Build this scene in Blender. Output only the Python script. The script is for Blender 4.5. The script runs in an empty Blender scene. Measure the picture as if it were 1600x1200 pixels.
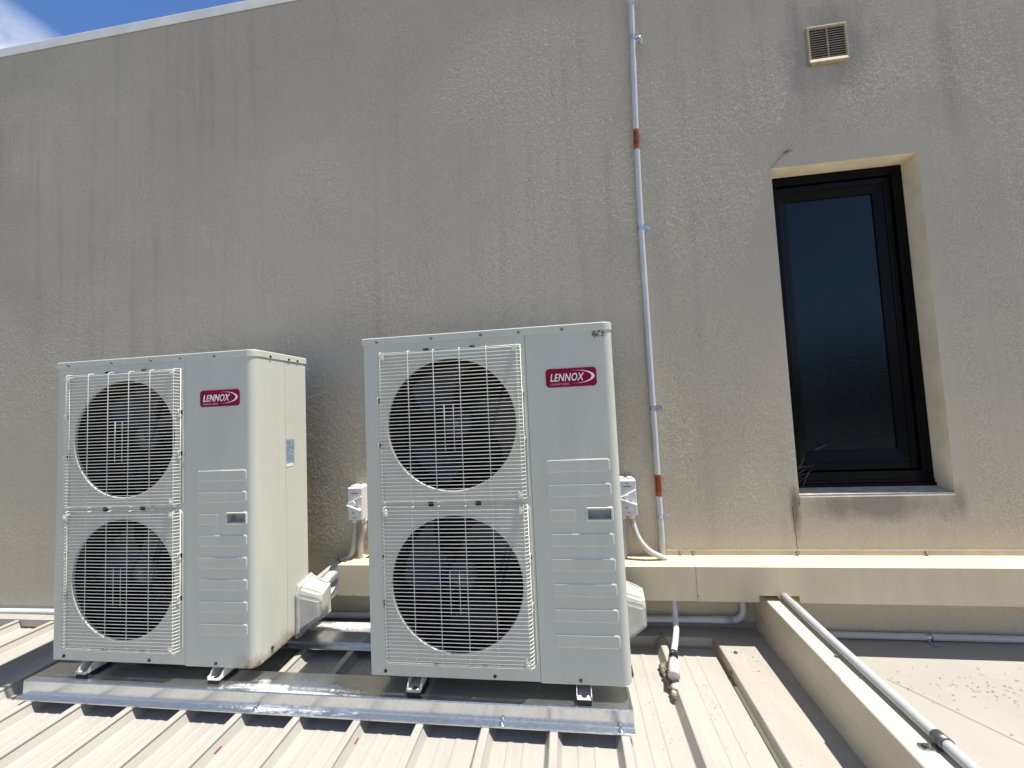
import bpy, bmesh, math, random
import numpy as np
from mathutils import Vector, Matrix
from math import sin, cos, pi, radians
random.seed(7)
SC = bpy.context.scene
COL = SC.collection

# ------------------------------------------------------------------ materials
def new_mat(name):
    m = bpy.data.materials.new(name); m.use_nodes = True
    return m, m.node_tree.nodes, m.node_tree.links, m.node_tree.nodes['Principled BSDF']

def coords(N, L, scale=(1, 1, 1), kind='Object', loc=(0, 0, 0)):
    tc = N.new('ShaderNodeTexCoord'); mp = N.new('ShaderNodeMapping')
    mp.inputs['Scale'].default_value = scale; mp.inputs['Location'].default_value = loc
    L.new(tc.outputs[kind], mp.inputs['Vector'])
    return mp.outputs['Vector']

def noise(N, L, vec, scale, detail=4, rough=.55, dist=0):
    n = N.new('ShaderNodeTexNoise'); n.inputs['Scale'].default_value = scale
    n.inputs['Detail'].default_value = detail; n.inputs['Roughness'].default_value = rough
    n.inputs['Distortion'].default_value = dist
    L.new(vec, n.inputs['Vector']); return n.outputs['Fac']

def ramp(N, L, fac, a, b, ca=(0, 0, 0, 1), cb=(1, 1, 1, 1)):
    r = N.new('ShaderNodeValToRGB'); e = r.color_ramp.elements
    e[0].position = a; e[0].color = ca; e[1].position = b; e[1].color = cb
    L.new(fac, r.inputs['Fac']); return r.outputs['Color']

def mix(N, L, fac, a, b, mode='MIX'):
    m = N.new('ShaderNodeMix'); m.data_type = 'RGBA'; m.blend_type = mode
    for s, v in ((m.inputs[0], fac), (m.inputs[6], a), (m.inputs[7], b)):
        if hasattr(v, 'is_output') or isinstance(v, bpy.types.NodeSocket): L.new(v, s)
        elif isinstance(v, (int, float)): s.default_value = v
        else: s.default_value = (*v, 1) if len(v) == 3 else v
    return m.outputs[2]

def math_n(N, L, op, a, b=None, c=None):
    m = N.new('ShaderNodeMath'); m.operation = op
    for i, v in enumerate((a, b, c)):
        if v is None: continue
        if isinstance(v, bpy.types.NodeSocket): L.new(v, m.inputs[i])
        else: m.inputs[i].default_value = v
    return m.outputs[0]

def bump(N, L, B, height, strength, dist):
    b = N.new('ShaderNodeBump'); b.inputs['Strength'].default_value = strength
    b.inputs['Distance'].default_value = dist
    L.new(height, b.inputs['Height']); L.new(b.outputs['Normal'], B.inputs['Normal']); return b

def simple(name, col, rough=.5, metal=0, var=.12, vscale=9, spec=.5, bmp=0, bscale=200, coat=0, rvar=.1):
    m, N, L, B = new_mat(name)
    v = coords(N, L)
    f = noise(N, L, v, vscale, 5)
    c2 = tuple(x * (1 - var) for x in col); c1 = tuple(min(1, x * (1 + var * .5)) for x in col)
    L.new(ramp(N, L, f, .3, .7, (*c2, 1), (*c1, 1)), B.inputs['Base Color'])
    f2 = noise(N, L, v, vscale * 2.7, 4)
    L.new(ramp(N, L, f2, .3, .7, (max(0.02, rough - rvar),) * 3 + (1,), (min(1, rough + rvar),) * 3 + (1,)), B.inputs['Roughness'])
    B.inputs['Metallic'].default_value = metal
    B.inputs['Specular IOR Level'].default_value = spec
    if coat: B.inputs['Coat Weight'].default_value = coat; B.inputs['Coat Roughness'].default_value = .15
    if bmp: bump(N, L, B, noise(N, L, v, bscale, 3), bmp, .002)
    return m

M = {}
def build_materials():
    # --- rendered wall: acrylic texture coat with rain streaks and grime
    m, N, L, B = new_mat('wall_render')
    v = coords(N, L)
    tc = N.new('ShaderNodeTexCoord'); sx = N.new('ShaderNodeSeparateXYZ'); L.new(tc.outputs['Object'], sx.inputs[0])
    big = noise(N, L, v, .9, 5, .6)
    c = ramp(N, L, big, .32, .68, (.392, .348, .278, 1), (.496, .442, .356, 1))
    warm = noise(N, L, coords(N, L, loc=(4, 2, 9)), .55, 3)
    c = mix(N, L, ramp(N, L, warm, .4, .7), c, (.425, .372, .308))
    # yellow low down is roof bounce light put into the colour, greyer grime towards the top
    hgt = N.new('ShaderNodeMapRange'); hgt.inputs['From Min'].default_value = .1; hgt.inputs['From Max'].default_value = 1.7
    L.new(sx.outputs['Z'], hgt.inputs['Value'])
    wob = math_n(N, L, 'ADD', hgt.outputs[0], math_n(N, L, 'MULTIPLY', math_n(N, L, 'SUBTRACT', noise(N, L, v, 1.3, 4), .5), .9))
    c = mix(N, L, ramp(N, L, wob, .0, .9, (.75, .75, .75, 1), (0, 0, 0, 1)), c, (.50, .445, .325))
    # vertical streaks
    st = noise(N, L, coords(N, L, (13, 1, .55)), 1.0, 6, .65)
    stm = ramp(N, L, st, .50, .74)
    area = ramp(N, L, noise(N, L, coords(N, L, (1.4, 1, .8), loc=(1, 0, 5)), 1, 3), .36, .62)
    stm = math_n(N, L, 'MULTIPLY', stm, area)
    c = mix(N, L, math_n(N, L, 'MULTIPLY', stm, .26), c, (.135, .125, .118))
    st2 = noise(N, L, coords(N, L, (42, 1, 1.3), loc=(3, 0, 1)), 1.0, 5, .6)
    c = mix(N, L, math_n(N, L, 'MULTIPLY', math_n(N, L, 'MULTIPLY', ramp(N, L, st2, .58, .76), area), .24), c, (.11, .10, .095))
    # dark run-off under the sill and around the vent (distance masks in the wall's own coordinates)
    def blob(cx, cz, rx, rz, amt, col, prev):
        d = N.new('ShaderNodeVectorMath'); d.operation = 'LENGTH'
        mp = N.new('ShaderNodeMapping'); mp.inputs['Scale'].default_value = (1 / rx, 0, 1 / rz)
        mp.inputs['Location'].default_value = (-cx / rx, 0, -cz / rz); L.new(tc.outputs['Object'], mp.inputs['Vector'])
        L.new(mp.outputs[0], d.inputs[0])
        dd = math_n(N, L, 'ADD', d.outputs['Value'], math_n(N, L, 'MULTIPLY', math_n(N, L, 'SUBTRACT', noise(N, L, coords(N, L, (5, 1, 2.2)), 1.6, 5, .65), .5), 1.7))
        k = ramp(N, L, dd, .35, 1.1, (1, 1, 1, 1), (0, 0, 0, 1))
        return mix(N, L, math_n(N, L, 'MULTIPLY', k, amt), prev, col)
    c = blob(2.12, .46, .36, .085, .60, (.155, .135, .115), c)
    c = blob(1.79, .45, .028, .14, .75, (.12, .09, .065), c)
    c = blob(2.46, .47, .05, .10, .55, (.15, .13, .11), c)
    c = blob(2.12, 2.64, .26, .30, .42, (.15, .145, .145), c)
    c = blob(2.60, 2.50, .05, .45, .20, (.14, .135, .13), c)
    # fine sand speckle
    sp = noise(N, L, v, 260, 2, .7)
    c = mix(N, L, .42, c, ramp(N, L, sp, .30, .72, (.18, .18, .18, 1), (1.0, 1.0, 1.0, 1)), 'OVERLAY')
    sp2 = noise(N, L, v, 120, 2, .6)
    c = mix(N, L, ramp(N, L, sp2, .66, .80, (0, 0, 0, 1), (.35, .35, .35, 1)), c, (.14, .125, .11))
    L.new(c, B.inputs['Base Color'])
    B.inputs['Roughness'].default_value = .8
    B.inputs['Specular IOR Level'].default_value = .3
    h = math_n(N, L, 'ADD', math_n(N, L, 'MULTIPLY', noise(N, L, v, 190, 3, .65), .8), math_n(N, L, 'MULTIPLY', noise(N, L, v, 70, 2), .5))
    bump(N, L, B, h, .5, .003)
    M['wall'] = m
    M['reveal'] = simple('reveal_paint', (.80, .71, .52), .8, var=.2, vscale=6, bmp=.35, bscale=220)
    M['cap'] = simple('capping_paint', (.80, .79, .75), .5, var=.15, vscale=5)
    # --- unit paint
    def unit_paint(name, col, dirt):
        m, N, L, B = new_mat(name)
        v = coords(N, L)
        f = noise(N, L, coords(N, L, (9, 9, 1.2)), 2.2, 6, .6)
        c = ramp(N, L, f, .3, .72, (*[x * .93 for x in col], 1), (*col, 1))
        sm = noise(N, L, v, 26, 5, .7)
        c = mix(N, L, ramp(N, L, sm, .60, .8, (0, 0, 0, 1), (.32, .32, .32, 1)), c, (.33, .30, .24))
        if dirt:
            tc = N.new('ShaderNodeTexCoord'); sx = N.new('ShaderNodeSeparateXYZ'); L.new(tc.outputs['Object'], sx.inputs[0])
            n1 = noise(N, L, coords(N, L, (16, 16, 8)), 1.0, 6, .7)
            edge = math_n(N, L, 'ADD', math_n(N, L, 'MULTIPLY', sx.outputs['Z'], 9.0), math_n(N, L, 'MULTIPLY', math_n(N, L, 'SUBTRACT', n1, .5), 1.9))
            k = ramp(N, L, edge, .12, .42, (1, 1, 1, 1), (0, 0, 0, 1))
            side = N.new('ShaderNodeMapRange'); side.inputs['From Min'].default_value = .84; side.inputs['From Max'].default_value = .93
            L.new(sx.outputs['X'], side.inputs['Value'])
            k = math_n(N, L, 'MULTIPLY', k, side.outputs[0])
            c = mix(N, L, math_n(N, L, 'MULTIPLY', k, .62), c, (.28, .21, .115))
            n2 = noise(N, L, coords(N, L, (30, 30, 22)), 1.0, 5, .7)
            e2 = math_n(N, L, 'ADD', math_n(N, L, 'MULTIPLY', sx.outputs['Z'], 16.0), math_n(N, L, 'MULTIPLY', math_n(N, L, 'SUBTRACT', n2, .5), 2.2))
            k2 = math_n(N, L, 'MULTIPLY', ramp(N, L, e2, .0, .25, (1, 1, 1, 1), (0, 0, 0, 1)), side.outputs[0])
            c = mix(N, L, math_n(N, L, 'MULTIPLY', k2, .8), c, (.07, .05, .03))
        L.new(c, B.inputs['Base Color'])
        L.new(ramp(N, L, sm, .3, .8, (.30,) * 3 + (1,), (.50,) * 3 + (1,)), B.inputs['Roughness'])
        B.inputs['Specular IOR Level'].default_value = .4
        bump(N, L, B, noise(N, L, coords(N, L, (1, 1, .35)), 5, 2), .12, .006)
        return m
    pc = (.525, .535, .474)
    M['paint'] = unit_paint('unit_enamel', pc, False)
    M['paint_dirt'] = unit_paint('unit_enamel_stained', pc, True)
    M['wire'] = simple('guard_coating', (.70, .69, .62), .4, var=.15, vscale=30)
    M['fan'] = simple('fan_plastic', (.006, .0075, .026), .36, var=.25, vscale=14)
    M['black'] = simple('black_plastic', (.004, .004, .0045), .6, var=.3, vscale=20)
    M['coil'] = simple('coil_fins', (.002, .002, .002), .7, var=.3, vscale=30)
    M['grey_hub'] = simple('hub_mark', (.12, .125, .13), .5)
    M['screw'] = simple('screw_steel', (.30, .29, .27), .4, metal=.8, var=.4, vscale=120)
    M['darkscrew'] = simple('weathered_screw', (.07, .065, .06), .5, metal=.5, var=.4, vscale=120)
    M['badge'] = simple('badge_red', (.235, .003, .036), .5, var=.1, spec=.15)
    M['white_ink'] = simple('white_ink', (.80, .78, .80), .5, var=.03)
    M['pink_ink'] = simple('small_white_ink', (.62, .40, .46), .5, var=.05)
    M['foot'] = simple('foot_enamel', (.66, .63, .58), .4, var=.2, vscale=40)
    M['rubber'] = simple('black_rubber', (.014, .013, .014), .7, var=.3, vscale=50)
    M['rating'] = simple('rating_sticker', (.27, .34, .42), .4, var=.25, vscale=60)
    M['rating_ink'] = simple('rating_print', (.09, .12, .18), .5)
    M['sticker_white'] = simple('sticker_white', (.75, .73, .68), .5)
    # --- galvanised steel, with a streaky whitish patch on the top face
    def galv(name, pale_patch):
        m, N, L, B = new_mat(name)
        v = coords(N, L)
        vo = N.new('ShaderNodeTexVoronoi'); vo.inputs['Scale'].default_value = 120; L.new(v, vo.inputs['Vector'])
        hs = N.new('ShaderNodeHueSaturation'); hs.inputs['Saturation'].default_value = 0; L.new(vo.outputs['Color'], hs.inputs['Color'])
        c = mix(N, L, .16, (.60, .625, .64), hs.outputs[0], 'OVERLAY')
        c = mix(N, L, ramp(N, L, noise(N, L, v, 11, 6, .7), .52, .75, (0, 0, 0, 1), (.30, .30, .30, 1)), c, (.46, .48, .47))
        sc = N.new('ShaderNodeSeparateColor'); L.new(vo.outputs['Color'], sc.inputs[0])
        rr = math_n(N, L, 'ADD', .15, math_n(N, L, 'MULTIPLY', sc.outputs[0], .06))
        rr = math_n(N, L, 'ADD', rr, math_n(N, L, 'MULTIPLY', noise(N, L, v, 14, 5), .10))
        cx, cy, rx, ry = pale_patch
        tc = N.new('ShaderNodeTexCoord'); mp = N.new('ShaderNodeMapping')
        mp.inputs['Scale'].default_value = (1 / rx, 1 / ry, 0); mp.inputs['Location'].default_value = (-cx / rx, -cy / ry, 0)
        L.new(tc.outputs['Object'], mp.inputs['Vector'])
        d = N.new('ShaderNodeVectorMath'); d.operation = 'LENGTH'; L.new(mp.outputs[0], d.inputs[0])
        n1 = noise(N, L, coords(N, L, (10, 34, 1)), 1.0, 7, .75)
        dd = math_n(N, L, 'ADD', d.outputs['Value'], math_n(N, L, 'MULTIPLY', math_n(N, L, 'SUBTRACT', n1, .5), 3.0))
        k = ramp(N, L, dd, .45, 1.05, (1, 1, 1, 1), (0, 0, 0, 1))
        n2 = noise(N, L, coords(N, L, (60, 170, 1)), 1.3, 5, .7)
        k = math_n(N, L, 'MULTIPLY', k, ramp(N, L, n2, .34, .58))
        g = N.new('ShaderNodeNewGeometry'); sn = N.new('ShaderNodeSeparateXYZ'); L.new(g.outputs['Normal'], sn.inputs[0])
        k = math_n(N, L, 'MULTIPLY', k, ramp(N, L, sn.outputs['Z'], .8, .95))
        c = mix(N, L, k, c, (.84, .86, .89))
        L.new(c, B.inputs['Base Color'])
        L.new(math_n(N, L, 'SUBTRACT', .94, math_n(N, L, 'MULTIPLY', k, .75)), B.inputs['Metallic'])
        L.new(math_n(N, L, 'ADD', rr, math_n(N, L, 'MULTIPLY', k, .25)), B.inputs['Roughness'])
        bump(N, L, B, noise(N, L, v, 22, 4), .10, .0015)
        return m
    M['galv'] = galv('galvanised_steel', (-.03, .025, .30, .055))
    M['galv_rear'] = galv('galvanised_steel_rear', (.06, .05, .30, .05))
    # --- roof metals
    def roof_paint(name, col, dirtcol, amt, sc=1.0, ax=(4, 1, 1)):
        m, N, L, B = new_mat(name)
        v = coords(N, L)
        f = noise(N, L, coords(N, L, ax), 3.2 * sc, 6, .65)
        c = ramp(N, L, f, .28, .72, (*[x * .88 for x in col], 1), (*[min(.9, x * 1.04) for x in col], 1))
        g = noise(N, L, v, 9 * sc, 7, .72)
        c = mix(N, L, ramp(N, L, g, .56, .78, (0, 0, 0, 1), (amt,) * 3 + (1,)), c, dirtcol)
        g3 = noise(N, L, coords(N, L, (7, 1.2, 3), loc=(5, 3, 1)), 2.4, 5, .6)
        c = mix(N, L, ramp(N, L, g3, .55, .8, (0, 0, 0, 1), (amt * .6,) * 3 + (1,)), c, tuple(x * 1.5 for x in dirtcol))
        g2 = noise(N, L, v, 85, 3, .6)
        c = mix(N, L, ramp(N, L, g2, .70, .76, (0, 0, 0, 1), (min(1, amt * 1.6),) * 3 + (1,)), c, (.10, .08, .06))
        L.new(c, B.inputs['Base Color'])
        L.new(ramp(N, L, g, .3, .8, (.38,) * 3 + (1,), (.62,) * 3 + (1,)), B.inputs['Roughness'])
        bump(N, L, B, noise(N, L, v, 7, 2), .10, .006)
        return m
    M['roof'] = roof_paint('roof_sheet_paint', (.355, .338, .305), (.27, .235, .18), .40)
    M['flash'] = roof_paint('flashing_paint', (.345, .322, .282), (.25, .20, .14), .55)
    M['barge'] = roof_paint('upstand_paint', (.56, .50, .39), (.27, .22, .15), .25, .8)
    M['flatroof'] = roof_paint('flat_roof_paint', (.32, .304, .272), (.25, .20, .14), .22, .6, (1, 1, 1))
    M['duct'] = roof_paint('duct_cover_paint', (.64, .545, .37), (.32, .26, .17), .18, .7)
    M['strip'] = simple('strip_paint', (.50, .43, .32), .5, var=.15)
    M['conduit'] = simple('grey_conduit', (.50, .52, .55), .38, var=.08, vscale=12)
    M['pvc'] = simple('wall_pipe_pvc', (.55, .56, .58), .4, var=.1, vscale=12)
    M['flex'] = simple('flex_conduit', (.48, .475, .44), .5, var=.12, vscale=30)
    M['lag'] = simple('white_lagging', (.74, .74, .73), .55, var=.1, vscale=18, bmp=.2, bscale=90)
    M['hose'] = simple('drain_hose', (.60, .57, .58), .3, var=.12, vscale=30)
    M['iso'] = simple('isolator_plastic', (.62, .62, .64), .4, var=.06, vscale=20)
    M['iso_white'] = simple('isolator_lever_plastic', (.78, .78, .77), .4, var=.05)
    M['iso_ink'] = simple('isolator_print', (.12, .13, .16), .6)
    M['orange'] = simple('orange_sticker', (.34, .068, .012), .45, var=.2, vscale=60)
    M['orange_ink'] = simple('sticker_print', (.035, .010, .006), .6)
    M['zinc'] = simple('zinc_saddle', (.55, .60, .64), .25, metal=.95, var=.2, vscale=60)
    M['zinc_dull'] = simple('weathered_zinc', (.16, .165, .165), .45, metal=.7, var=.4, vscale=70)
    M['cover'] = simple('pipe_cover_plastic', (.40, .395, .36), .5, var=.3, vscale=14)
    M['pipe_grey'] = simple('weathered_grey_conduit', (.40, .415, .435), .42, var=.12, vscale=12)
    M['clamp'] = simple('dark_clamp', (.045, .05, .05), .4, metal=.4, var=.4, vscale=60)
    M['seal'] = simple('sealant', (.50, .46, .38), .35, var=.3, vscale=60, bmp=.4, bscale=120)
    M['seal_dirt'] = simple('grimy_sealant', (.19, .16, .12), .6, var=.4, vscale=70, bmp=.4, bscale=120)
    M['frame'] = simple('black_window_frame', (.003, .0033, .0042), .24, spec=.11, rvar=.03, var=.1, vscale=10)
    m, N, L, B = new_mat('obscure_glass')
    v = coords(N, L)
    B.inputs['Base Color'].default_value = (.006, .007, .009, 1); B.inputs['Roughness'].default_value = .10
    B.inputs['IOR'].default_value = 1.45; B.inputs['Specular IOR Level'].default_value = .38; B.inputs['Specular Tint'].default_value = (.55, .80, 1, 1)
    hh = math_n(N, L, 'ADD', noise(N, L, coords(N, L, (1, 1, 1.4)), 110, 2, .5, .6), math_n(N, L, 'MULTIPLY', noise(N, L, v, 130, 2), .3))
    bump(N, L, B, hh, .13, .005)
    M['glass'] = m
    M['web'] = simple('cobweb_silk', (.16, .16, .15), .7)
    M['grey_sill'] = simple('sill_render', (.46, .42, .35), .8, var=.3, vscale=25, bmp=.35, bscale=200)
    M['vent'] = simple('vent_plastic', (.44, .36, .235), .55, var=.25, vscale=25)
    M['crack'] = simple('crack_shadow_gap', (.05, .035, .025), .9)
    M['litter'] = simple('leaf_litter', (.17, .13, .09), .8, var=.5, vscale=60)
    M['redmark'] = simple('red_marker_paint', (.27, .012, .022), .6, var=.2, vscale=80)
    m, N, L, B = new_mat('ground_soil')
    v = coords(N, L)
    L.new(ramp(N, L, noise(N, L, v, .05, 5), .35, .65, (.06, .07, .035, 1), (.14, .12, .08, 1)), B.inputs['Base Color']); B.inputs['Roughness'].default_value = .95
    M['ground'] = m
    m, N, L, B = new_mat('wooded_hill')
    v = coords(N, L)
    L.new(ramp(N, L, noise(N, L, v, .35, 6, .7), .35, .7, (.012, .020, .010, 1), (.04, .055, .025, 1)), B.inputs['Base Color']); B.inputs['Roughness'].default_value = .95
    M['hill'] = m
build_materials()

# ------------------------------------------------------------------ mesh helpers
class MB:
    """collects shapes, then links them as ONE mesh object"""
    def __init__(s): s.bm = bmesh.new()
    def poly(s, pts, smooth=False):
        f = s.bm.faces.new([s.bm.verts.new(p) for p in pts]); f.smooth = smooth; return f
    def box(s, a, b, bev=0, seg=2, mtx=None):
        t = bmesh.new()
        x0, y0, z0 = a; x1, y1, z1 = b
        vs = [t.verts.new(p) for p in ((x0, y0, z0), (x1, y0, z0), (x1, y1, z0), (x0, y1, z0), (x0, y0, z1), (x1, y0, z1), (x1, y1, z1), (x0, y1, z1))]
        for q in ((3, 2, 1, 0), (4, 5, 6, 7), (0, 1, 5, 4), (1, 2, 6, 5), (2, 3, 7, 6), (3, 0, 4, 7)): t.faces.new([vs[i] for i in q])
        if bev: bmesh.ops.bevel(t, geom=t.edges[:], offset=bev, segments=seg, profile=.5, affect='EDGES')
        s.merge(t, mtx); return s
    def merge(s, t, mtx=None, smooth=None):
        if mtx is not None: bmesh.ops.transform(t, matrix=mtx, verts=t.verts[:])
        mp = {}
        for v in t.verts: mp[v] = s.bm.verts.new(v.co)
        for f in t.faces:
            try:
                g = s.bm.faces.new([mp[v] for v in f.verts]); g.smooth = f.smooth if smooth is None else smooth
            except ValueError: pass
        t.free()
    def prism(s, pts, axis, a, b, cap=True, smooth=False):
        """extrude a closed 2D outline along an axis; pts are in the two other axes, in order"""
        def P(p, h):
            return {'x': (h, p[0], p[1]), 'y': (p[0], h, p[1]), 'z': (p[0], p[1], h)}[axis]
        A = [s.bm.verts.new(P(p, a)) for p in pts]; Bv = [s.bm.verts.new(P(p, b)) for p in pts]
        n = len(pts)
        for i in range(n):
            f = s.bm.faces.new((A[i], A[(i + 1) % n], Bv[(i + 1) % n], Bv[i])); f.smooth = smooth
        if cap:
            s.bm.faces.new(A[::-1]); s.bm.faces.new(Bv)
        return s
    def sweep(s, pts, axis, a, b, smooth=False):
        """open profile extruded"""
        def P(p, h):
            return {'x': (h, p[0], p[1]), 'y': (p[0], h, p[1]), 'z': (p[0], p[1], h)}[axis]
        A = [s.bm.verts.new(P(p, a)) for p in pts]; Bv = [s.bm.verts.new(P(p, b)) for p in pts]
        for i in range(len(pts) - 1):
            f = s.bm.faces.new((A[i], A[i + 1], Bv[i + 1], Bv[i])); f.smooth = smooth
        return s
    def tube(s, path, r, n=10, cap=True, smooth=True):
        path = [Vector(p) for p in path]; rings = []
        up = None
        for i, p in enumerate(path):
            d = (path[min(i + 1, len(path) - 1)] - path[max(i - 1, 0)]).normalized()
            if up is None:
                up = Vector((0, 0, 1)) if abs(d.z) < .9 else Vector((0, 1, 0))
            u = (up - d * up.dot(d)).normalized(); w = d.cross(u); up = u
            rr = r(i / (len(path) - 1)) if callable(r) else r
            rings.append([s.bm.verts.new(p + (u * cos(2 * pi * k / n) + w * sin(2 * pi * k / n)) * rr) for k in range(n)])
        for a, b in zip(rings, rings[1:]):
            for k in range(n):
                f = s.bm.faces.new((a[k], a[(k + 1) % n], b[(k + 1) % n], b[k])); f.smooth = smooth
        if cap:
            s.bm.faces.new(rings[0][::-1]); s.bm.faces.new(rings[-1])
        return s
    def cyl(s, a, b, r, n=14, r2=None):
        a = Vector(a); b = Vector(b); r2 = r if r2 is None else r2
        return s.tube([a, b], lambda t: r + (r2 - r) * t, n)
    def ball(s, c, r, scale=(1, 1, 1), sub=2, jitter=0):
        t = bmesh.new(); bmesh.ops.create_icosphere(t, subdivisions=sub, radius=r)
        for v in t.verts:
            k = 1 + (random.random() - .5) * jitter
            v.co = Vector((v.co.x * scale[0] * k + c[0], v.co.y * scale[1] * k + c[1], v.co.z * scale[2] * k + c[2]))
        s.merge(t, smooth=True); return s
    def lathe(s, prof, c, axis='y', n=48, a0=0, a1=2 * pi, smooth=True):
        """prof: list of (radius, along axis)"""
        full = abs(a1 - a0 - 2 * pi) < 1e-6; k = n if full else n + 1
        rings = []
        for i in range(k):
            a = a0 + (a1 - a0) * i / n
            rings.append([s.bm.verts.new((c[0] + r * cos(a), c[1] + h, c[2] + r * sin(a))) for r, h in prof])
        for i in range(n):
            A = rings[i]; Bv = rings[(i + 1) % k]
            for j in range(len(prof) - 1):
                f = s.bm.faces.new((A[j], A[j + 1], Bv[j + 1], Bv[j])); f.smooth = smooth
        return s
    def build(s, name, mat, parent=None, loc=None, normals=True):
        if normals: bmesh.ops.recalc_face_normals(s.bm, faces=s.bm.faces[:])
        me = bpy.data.meshes.new(name); s.bm.to_mesh(me); s.bm.free()
        me.materials.append(mat)
        o = bpy.data.objects.new(name, me); COL.objects.link(o)
        if parent: o.parent = parent
        if loc: o.location = loc
        return o

def tag(o, label=None, cat=None, group=None, kind=None):
    if label: o['label'] = label
    if cat: o['category'] = cat
    if group: o['group'] = group
    if kind: o['kind'] = kind
    return o

def thing(name, loc, label, cat, group=None):
    o = bpy.data.objects.new(name, None); o.empty_display_size = .1; COL.objects.link(o); o.location = loc
    return tag(o, label, cat, group)

def copy_tree(o, parent=None):
    c = o.copy(); COL.objects.link(c); c.parent = parent
    for ch in [x for x in list(SC.objects) if x.parent == o]: copy_tree(ch, c)
    return c

def rrect(x0, z0, x1, z1, r, n=5):
    out = []
    for cx, cz, a in ((x1 - r, z1 - r, 0), (x0 + r, z1 - r, pi / 2), (x0 + r, z0 + r, pi), (x1 - r, z0 + r, 1.5 * pi)):
        for i in range(n + 1):
            t = a + pi / 2 * i / n; out.append((cx + r * cos(t), cz + r * sin(t)))
    return out

def spline(pts, n=10):
    P = [Vector(p) for p in pts]; P = [P[0] * 2 - P[1]] + P + [P[-1] * 2 - P[-2]]
    out = []
    for i in range(1, len(P) - 2):
        for k in range(n):
            t = k / n; a, b, c, d = P[i - 1:i + 3]
            out.append(.5 * ((2 * b) + (c - a) * t + (2 * a - 5 * b + 4 * c - d) * t * t + (3 * b - a - 3 * c + d) * t ** 3))
    out.append(P[-2]); return out

def text_obj(body, name, mat, parent, x0, z0, w, h, y, depth=.0006, shear=0, bold=0, rot=None):
    cu = bpy.data.curves.new(name + '_curve', 'FONT'); cu.body = body; cu.size = 1; cu.shear = shear; cu.offset = bold
    cu.space_character = 1.06; cu.extrude = .01; cu.resolution_u = 3
    t = bpy.data.objects.new(name + '_tmp', cu); COL.objects.link(t)
    bpy.context.view_layer.update()
    me = bpy.data.meshes.new_from_object(t.evaluated_get(bpy.context.evaluated_depsgraph_get()))
    bpy.data.objects.remove(t); bpy.data.curves.remove(cu)
    xs = [v.co.x for v in me.vertices]; ys = [v.co.y for v in me.vertices]; zs = [v.co.z for v in me.vertices]
    sx = w / (max(xs) - min(xs)); sy = h / (max(ys) - min(ys)); sz = depth / max(1e-6, max(zs) - min(zs))
    bx, by, bz = min(xs), min(ys), min(zs)
    for v in me.vertices:
        X = (v.co.x - bx) * sx; Y = (v.co.y - by) * sy; Z = (v.co.z - bz) * sz
        v.co = (x0 + X, y - Z, z0 + Y)
    me.name = name; me.materials.clear(); me.materials.append(mat)
    o = bpy.data.objects.new(name, me); COL.objects.link(o); o.parent = parent
    if rot: o.matrix_local = rot
    return o

# ------------------------------------------------------------------ measured layout (metres; wall face is y = 0, roof falls towards the camera)
ZR, S, XR0, PITCH = -.0905, .037, -1.4125, .2333
def rz(y): return ZR + S * y                       # height of the roof's rib tops
WX0, WX1, WZ0, WZ1 = 1.812, 2.4447, .5113, 2.0647  # window opening
WTOP = 3.418

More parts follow.
